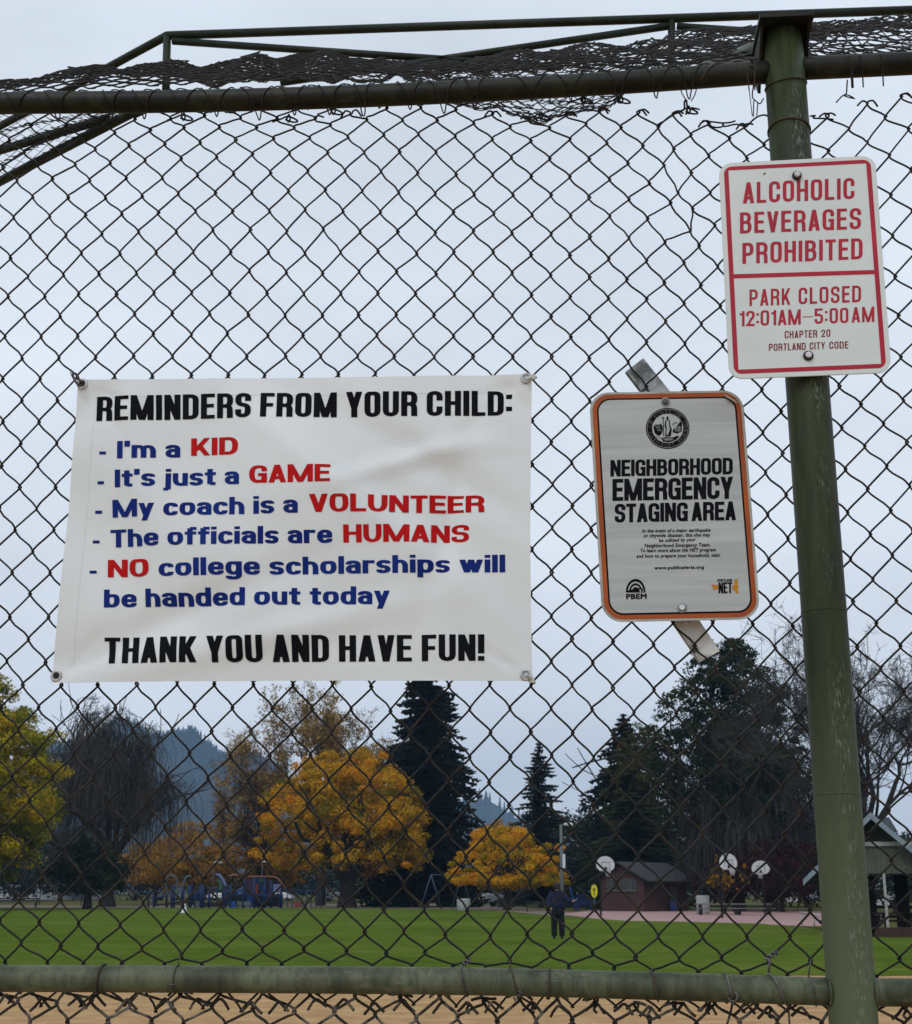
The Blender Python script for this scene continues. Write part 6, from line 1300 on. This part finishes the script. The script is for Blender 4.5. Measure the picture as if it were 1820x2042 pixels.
# sign two: orange framed, on a strap behind the wire
YE = .0
se = lambda x, y, Y=YE: sp(2250+x*.6365, 1400+y*.6365, Y)
fE = sign_frame([se(167, 268), se(1131, 252), se(1247, 1690), se(252, 1710)], 12, 18)
OE = fE(6, 18); em = empty('emergency_sign', tuple(OE), 0, 'weathered orange framed NEIGHBORHOOD EMERGENCY STAGING AREA sign fixed to the chain link beside the post', 'sign')
def honey(name, base):
    m = mat(name, base, tuple(x*.9 for x in base), scale=5, rough=.35); t = m.node_tree; b = t.nodes['Principled BSDF']; tc = t.nodes.new('ShaderNodeTexCoord'); mp = t.nodes.new('ShaderNodeMapping'); mp.inputs['Scale'].default_value = (1, 1, 1.0); t.links.new(tc.outputs['Object'], mp.inputs[0])
    v = t.nodes.new('ShaderNodeTexVoronoi'); v.feature = 'DISTANCE_TO_EDGE'; v.inputs['Scale'].default_value = 210; v.inputs['Randomness'].default_value = .25; t.links.new(mp.outputs[0], v.inputs['Vector'])
    w = t.nodes.new('ShaderNodeTexNoise'); w.inputs['Scale'].default_value = 6; mp2 = t.nodes.new('ShaderNodeMapping'); mp2.inputs['Scale'].default_value = (.5, 1, 9); t.links.new(tc.outputs['Object'], mp2.inputs[0]); t.links.new(mp2.outputs[0], w.inputs['Vector'])
    r = t.nodes.new('ShaderNodeValToRGB'); r.color_ramp.elements[0].position = .02; r.color_ramp.elements[0].color = tuple(x*.80 for x in base)+(1,); r.color_ramp.elements[1].position = .12; r.color_ramp.elements[1].color = base+(1,)
    t.links.new(v.outputs['Distance'], r.inputs[0]); mxn = t.nodes.new('ShaderNodeMix'); mxn.data_type = 'RGBA'; mxn.blend_type = 'MULTIPLY'; mr = t.nodes.new('ShaderNodeMapRange'); mr.inputs[1].default_value = .4; mr.inputs[2].default_value = .65; mr.inputs[3].default_value = .88; mr.inputs[4].default_value = 1.05
    t.links.new(w.outputs['Fac'], mr.inputs[0]); cmb = t.nodes.new('ShaderNodeCombineColor'); [t.links.new(mr.outputs[0], cmb.inputs[i]) for i in range(3)]
    mxn.inputs[0].default_value = 1; t.links.new(r.outputs[0], mxn.inputs[6]); t.links.new(cmb.outputs[0], mxn.inputs[7]); t.links.new(mxn.outputs[2], b.inputs['Base Color']); return m
M_REFL = honey('reflective sheeting', (.44, .47, .475)); M_EMEDGE = mat('weathered aluminium edge', (.42, .44, .42), (.28, .29, .26), scale=18, rough=.45, bump=.2)
M_ORNG = mat('faded orange', (.36, .080, .010), (.24, .045, .008), scale=7, rough=.4, ramp=(.4, .65)); M_NETOR = mat('orange yellow print', (.48, .20, .012), rough=.45)
plate(fE, 12, 18, 1.55, .0022, M_EMEDGE, em, OE)
ring(fE, (.20, .17, 11.80, 17.83), 1.40, (.55, .52, 11.45, 17.50), 1.10, M_ORNG, em, OE, .0004)
ring(fE, (.55, .52, 11.45, 17.50), 1.10, (.68, .64, 11.32, 17.36), .98, M_BLACKPRINT, em, OE, .0006, 'inner_line')
fill(fE, (.68, .64, 11.32, 17.36), .98, M_REFL, em, OE, .0005)
mE = lambda x, y, dep: tuple(se(x, y)-OE+np.array([0, -.0009-dep, 0]))
SE = dict(w=.60, sx=.212, sy=.175, gap=.045, space=.16, rnd=.18)
for t_, a, b__, h in (('NEIGHBORHOOD', (302, 796), (1071, 781), 104), ('EMERGENCY', (315, 949), (1073, 934), 138), ('STAGING AREA', (329, 1085), (1091, 1069), 118)):
    put_text(cond_shape(t_, **SE), a, b__, 0, h, mE, M_BLACKPRINT, em)
for t_, xa, xb, y in (('In the event of a major earthquake', 503, 932, 1147), ('or citywide disaster, this site may', 511, 930, 1177), ('be utilized by your', 607, 838, 1207), ('Neighborhood Emergency Team.', 517, 932, 1240), ('To learn more about the NET program', 490, 965, 1271), ('and how to prepare your household, visit:', 466, 992, 1305)):
    put_text(font_shape(t_, .034, .10), (xa, y), (xb, y-6), 0, 31, mE, M_BLACKPRINT, em)
put_text(font_shape('www.publicalerts.org', .045, 0), (578, 1378), (891, 1373), 0, 27, mE, M_BLACKPRINT, em)
# city seal
def poly(pts, m, name, dep, parent=em, mp_=mE): b_ = MB(); b_.add([mp_(x, y, dep) for x, y in pts], [tuple(range(len(pts)))]); return b_.build(name, m, parent)
SC = (662, 493); circ = lambda rx, ry, n=48, a0=0, a1=360: [(SC[0]+rx*math.cos(R(a0+(a1-a0)*k/n)), SC[1]+ry*math.sin(R(a0+(a1-a0)*k/n))) for k in range(n)]
poly(circ(137, 129), M_BLACKPRINT, 'seal', .0); poly(circ(130, 122), M_REFL, 'seal', .0001); poly(circ(128, 120), M_BLACKPRINT, 'seal', .0002); poly(circ(97, 91), M_REFL, 'seal', .0003)
M_SEALW = mat('seal white', (.75, .77, .77), rough=.5)
def arc_text(txt, a0, a1, rad, h, flip=False):
    n = len(txt)
    for i, ch in enumerate(txt):
        if ch == ' ': continue
        V, F = font_shape(ch, .045); V = V-np.array([V[:, 0].mean(), 0, 0]); a = R(a0+(a1-a0)*i/max(1, n-1)); P = []
        for x, y, z in V:
            if flip: rr = rad+9-y*h+4; tt = a-x*h/rad
            else: rr = rad-6+y*h; tt = a+x*h/rad
            P.append(mE(SC[0]+rr*math.sin(tt), SC[1]-rr*.94*math.cos(tt), .0007))
        b_ = MB(); b_.add(P, F); b_.build('seal_lettering', M_SEALW, em)
arc_text('CITY OF PORTLAND OREGON', -146, 137, 107, 28); arc_text('1851', 198, 162, 108, 28, True)
sc = lambda pts: [(SC[0]+x, SC[1]+y) for x, y in pts]
poly(sc([(-90, -8), (-75, -28), (-60, -22), (-45, -30), (-32, -14), (-30, 12), (-40, 40), (-60, 48), (-82, 30)]), M_BLACKPRINT, 'seal', .0005)
poly(sc([(88, 20), (90, -30), (80, -48), (70, -30), (62, -20), (52, -5), (36, 4), (30, 24), (60, 34)]), M_BLACKPRINT, 'seal', .0005)
poly(sc([(28, -24), (52, -40), (66, -26), (56, -30), (50, -34), (32, -20)]), M_BLACKPRINT, 'seal', .0006)
poly(sc([(-9, -70), (-2, -76), (6, -68), (4, -58), (14, -46), (16, -20), (26, 8), (20, 50), (-16, 52), (-12, 8), (-20, -20), (-14, -46), (-6, -56)]), M_BLACKPRINT, 'seal', .0007)
poly(sc([(-5, -50), (6, -50), (8, -24), (14, 6), (2, 40), (-8, 42), (-6, 4), (-10, -24)]), M_REFL, 'seal', .0009)
poly(sc([(-31, -68), (-26, -68), (-22, 50), (-27, 50)]), M_BLACKPRINT, 'seal', .0008); poly(sc([(-36, -62), (-30, -76), (-22, -62)]), M_BLACKPRINT, 'seal', .0009)
poly(sc([(-40, 62), (-10, 54), (30, 58), (60, 46), (74, 52), (50, 74), (10, 88), (-28, 84)]), M_BLACKPRINT, 'seal', .0005); poly(sc([(-30, 66), (0, 60), (40, 66), (20, 76), (-16, 78)]), M_REFL, 'seal', .0007)
for k in range(6): poly(sc([(-34+k*2, 60+k*4), (60-k*9, 56+k*4), (60-k*9, 57.5+k*4), (-34+k*2, 61.5+k*4)]), M_BLACKPRINT, 'seal', .0009)
for k in range(5): poly(sc([(-84+k*5, -22+k*9), (-50+k*3, -26+k*10), (-50+k*3, -24+k*10), (-84+k*5, -20+k*9)]), M_REFL, 'seal', .0009)
for k in range(4): poly(sc([(44+k*10, -4-k*4), (48+k*10, -4-k*4), (52+k*9, 22), (49+k*9, 22)]), M_REFL, 'seal', .0009)
for k in range(5): poly(sc([(-80+k*9, 46+k*2), (-76+k*9, 46+k*2), (-77+k*9, 62+k*2), (-79+k*9, 62+k*2)]), M_BLACKPRINT, 'seal', .0006)
# bureau mark and team mark
AC = (461, 1522)
for r0_, r1_ in ((50, 62), (32, 42), (14, 24)):
    pts = [(AC[0]+r1_*math.cos(R(a)), AC[1]-r1_*1.35*math.sin(R(a))) for a in range(0, 181, 12)]+[(AC[0]+r0_*math.cos(R(a)), AC[1]-r0_*1.35*math.sin(R(a))) for a in range(180, -1, -12)]
    n = len(pts)//2; b_ = MB(); b_.add([mE(x, y, .0001) for x, y in pts], [(i, i+1, 2*n-2-i, 2*n-1-i) for i in range(n-1)]); b_.build('logo', M_BLACKPRINT, em)
poly([(402, 1524), (402, 1514), (430, 1508), (450, 1500), (470, 1494), (500, 1500), (520, 1496), (520, 1524)], M_BLACKPRINT, 'logo', .0003)
poly([(486, 1524), (486, 1502), (494, 1508), (496, 1524)], M_REFL, 'logo', .0005); poly([(506, 1524), (506, 1506), (511, 1506), (511, 1524)], M_REFL, 'logo', .0005)
put_text(font_shape('PBEM', .05), (401, 1565), (531, 1563), 0, 46, mE, M_BLACKPRINT, em)
poly([(936, 1478), (950, 1472), (958, 1480), (976, 1470), (980, 1488), (975, 1506), (958, 1504), (944, 1512), (948, 1496)], M_NETOR, 'logo', .0001)
poly([(1066, 1484), (1080, 1478), (1078, 1462), (1084, 1442), (1100, 1438), (1104, 1462), (1096, 1470), (1108, 1484), (1102, 1512), (1108, 1524), (1092, 1532), (1088, 1516), (1070, 1508)], M_NETOR, 'logo', .0001)
put_text(cond_shape('NET', w=.58, sx=.22, sy=.15, gap=.05), (981, 1529), (1067, 1527), 0, 68, mE, M_BLACKPRINT, em, dep=.0003); put_text(cond_shape('PORTLAND', w=.6, sx=.2, sy=.17, gap=.06), (975, 1457), (1068, 1455), 0, 17, mE, M_BLACKPRINT, em, dep=.0003)
hexbolt(se(648, 328), em, OE, .0095, .0062, m=MATS.get('dark bolt') or mat('dark bolt', (.10, .11, .11), rough=.5, metal=.6)); hexbolt(se(752, 1620), em, OE, .0095, .0064)
# curled film at the upper right corner
b_ = MB(); b_.add([mE(1010, 276, .001), mE(1045, 300, .006), mE(1104, 336, .004), mE(1092, 344, .001), mE(1030, 308, .009), mE(1075, 332, .008)], [(0, 4, 1), (1, 4, 5, 2), (2, 5, 3)]); b_.build('peeling_film', M_EMEDGE, em)
# steel channel behind the fabric
def strap(p0, p1, p2, p3, m_=None):            # corners of the web in close-up coordinates, top pair then bottom pair
    Y = YM+.012; A, B_, C_, D_ = [se(x, y, Y)-OE for x, y in (p0, p1, p2, p3)]
    fw_ = np.array([0, .012, 0]); b_ = MB(); t = np.array([0, .0025, 0])
    b_.add([A, B_, C_, D_, A+t, B_+t, C_+t, D_+t], [(0, 1, 2, 3), (7, 6, 5, 4), (0, 4, 5, 1), (1, 5, 6, 2), (2, 6, 7, 3), (3, 7, 4, 0)])
    for P_, Q_ in ((A, D_), (B_, C_)): w_ = (B_-A)*.03; b_.add([P_, Q_, Q_+fw_, P_+fw_, P_+w_, Q_+w_, Q_+fw_+w_, P_+fw_+w_], [(0, 1, 2, 3), (7, 6, 5, 4), (0, 4, 5, 1), (1, 5, 6, 2), (2, 6, 7, 3), (3, 7, 4, 0)])
    b_.build('mounting_strap', m_ or M_GALV, em)
strap((398, 136), (506, 53), (835, 462), (727, 565))
strap((562, 1522), (685, 1438), (985, 1893), (862, 1962), mat('scratched pale strap', (.62, .63, .62), (.10, .10, .09), scale=30, rough=.5, metal=.1, ramp=(.54, .66), detail=9))
for x, y in ((648, 328), (752, 1620)):
    b_ = MB(); b_.tube([se(x, y, YE)-OE, se(x, y, YM+.016)-OE], .004, 8); b_.build('bolt_shank', M_BOLT, em)

# ------------------------------------------------------------------ air
hz = MB(); hz.box((0, 2300, 205), (8000, 5000, 412)); ho = hz.build('haze', bpy.data.materials.new('air')); tag(ho, kind='stuff')
am = ho.data.materials[0]; am.use_nodes = True; at2 = am.node_tree; at2.nodes.clear(); oo = at2.nodes.new('ShaderNodeOutputMaterial'); pv = at2.nodes.new('ShaderNodeVolumePrincipled')
pv.inputs['Color'].default_value = (.42, .67, 1.0, 1); pv.inputs['Density'].default_value = .00018; pv.inputs['Anisotropy'].default_value = .1
at2.links.new(pv.outputs[0], oo.inputs['Volume'])
tag(ho, 'thin blue haze lying over the park and the hillside', None)
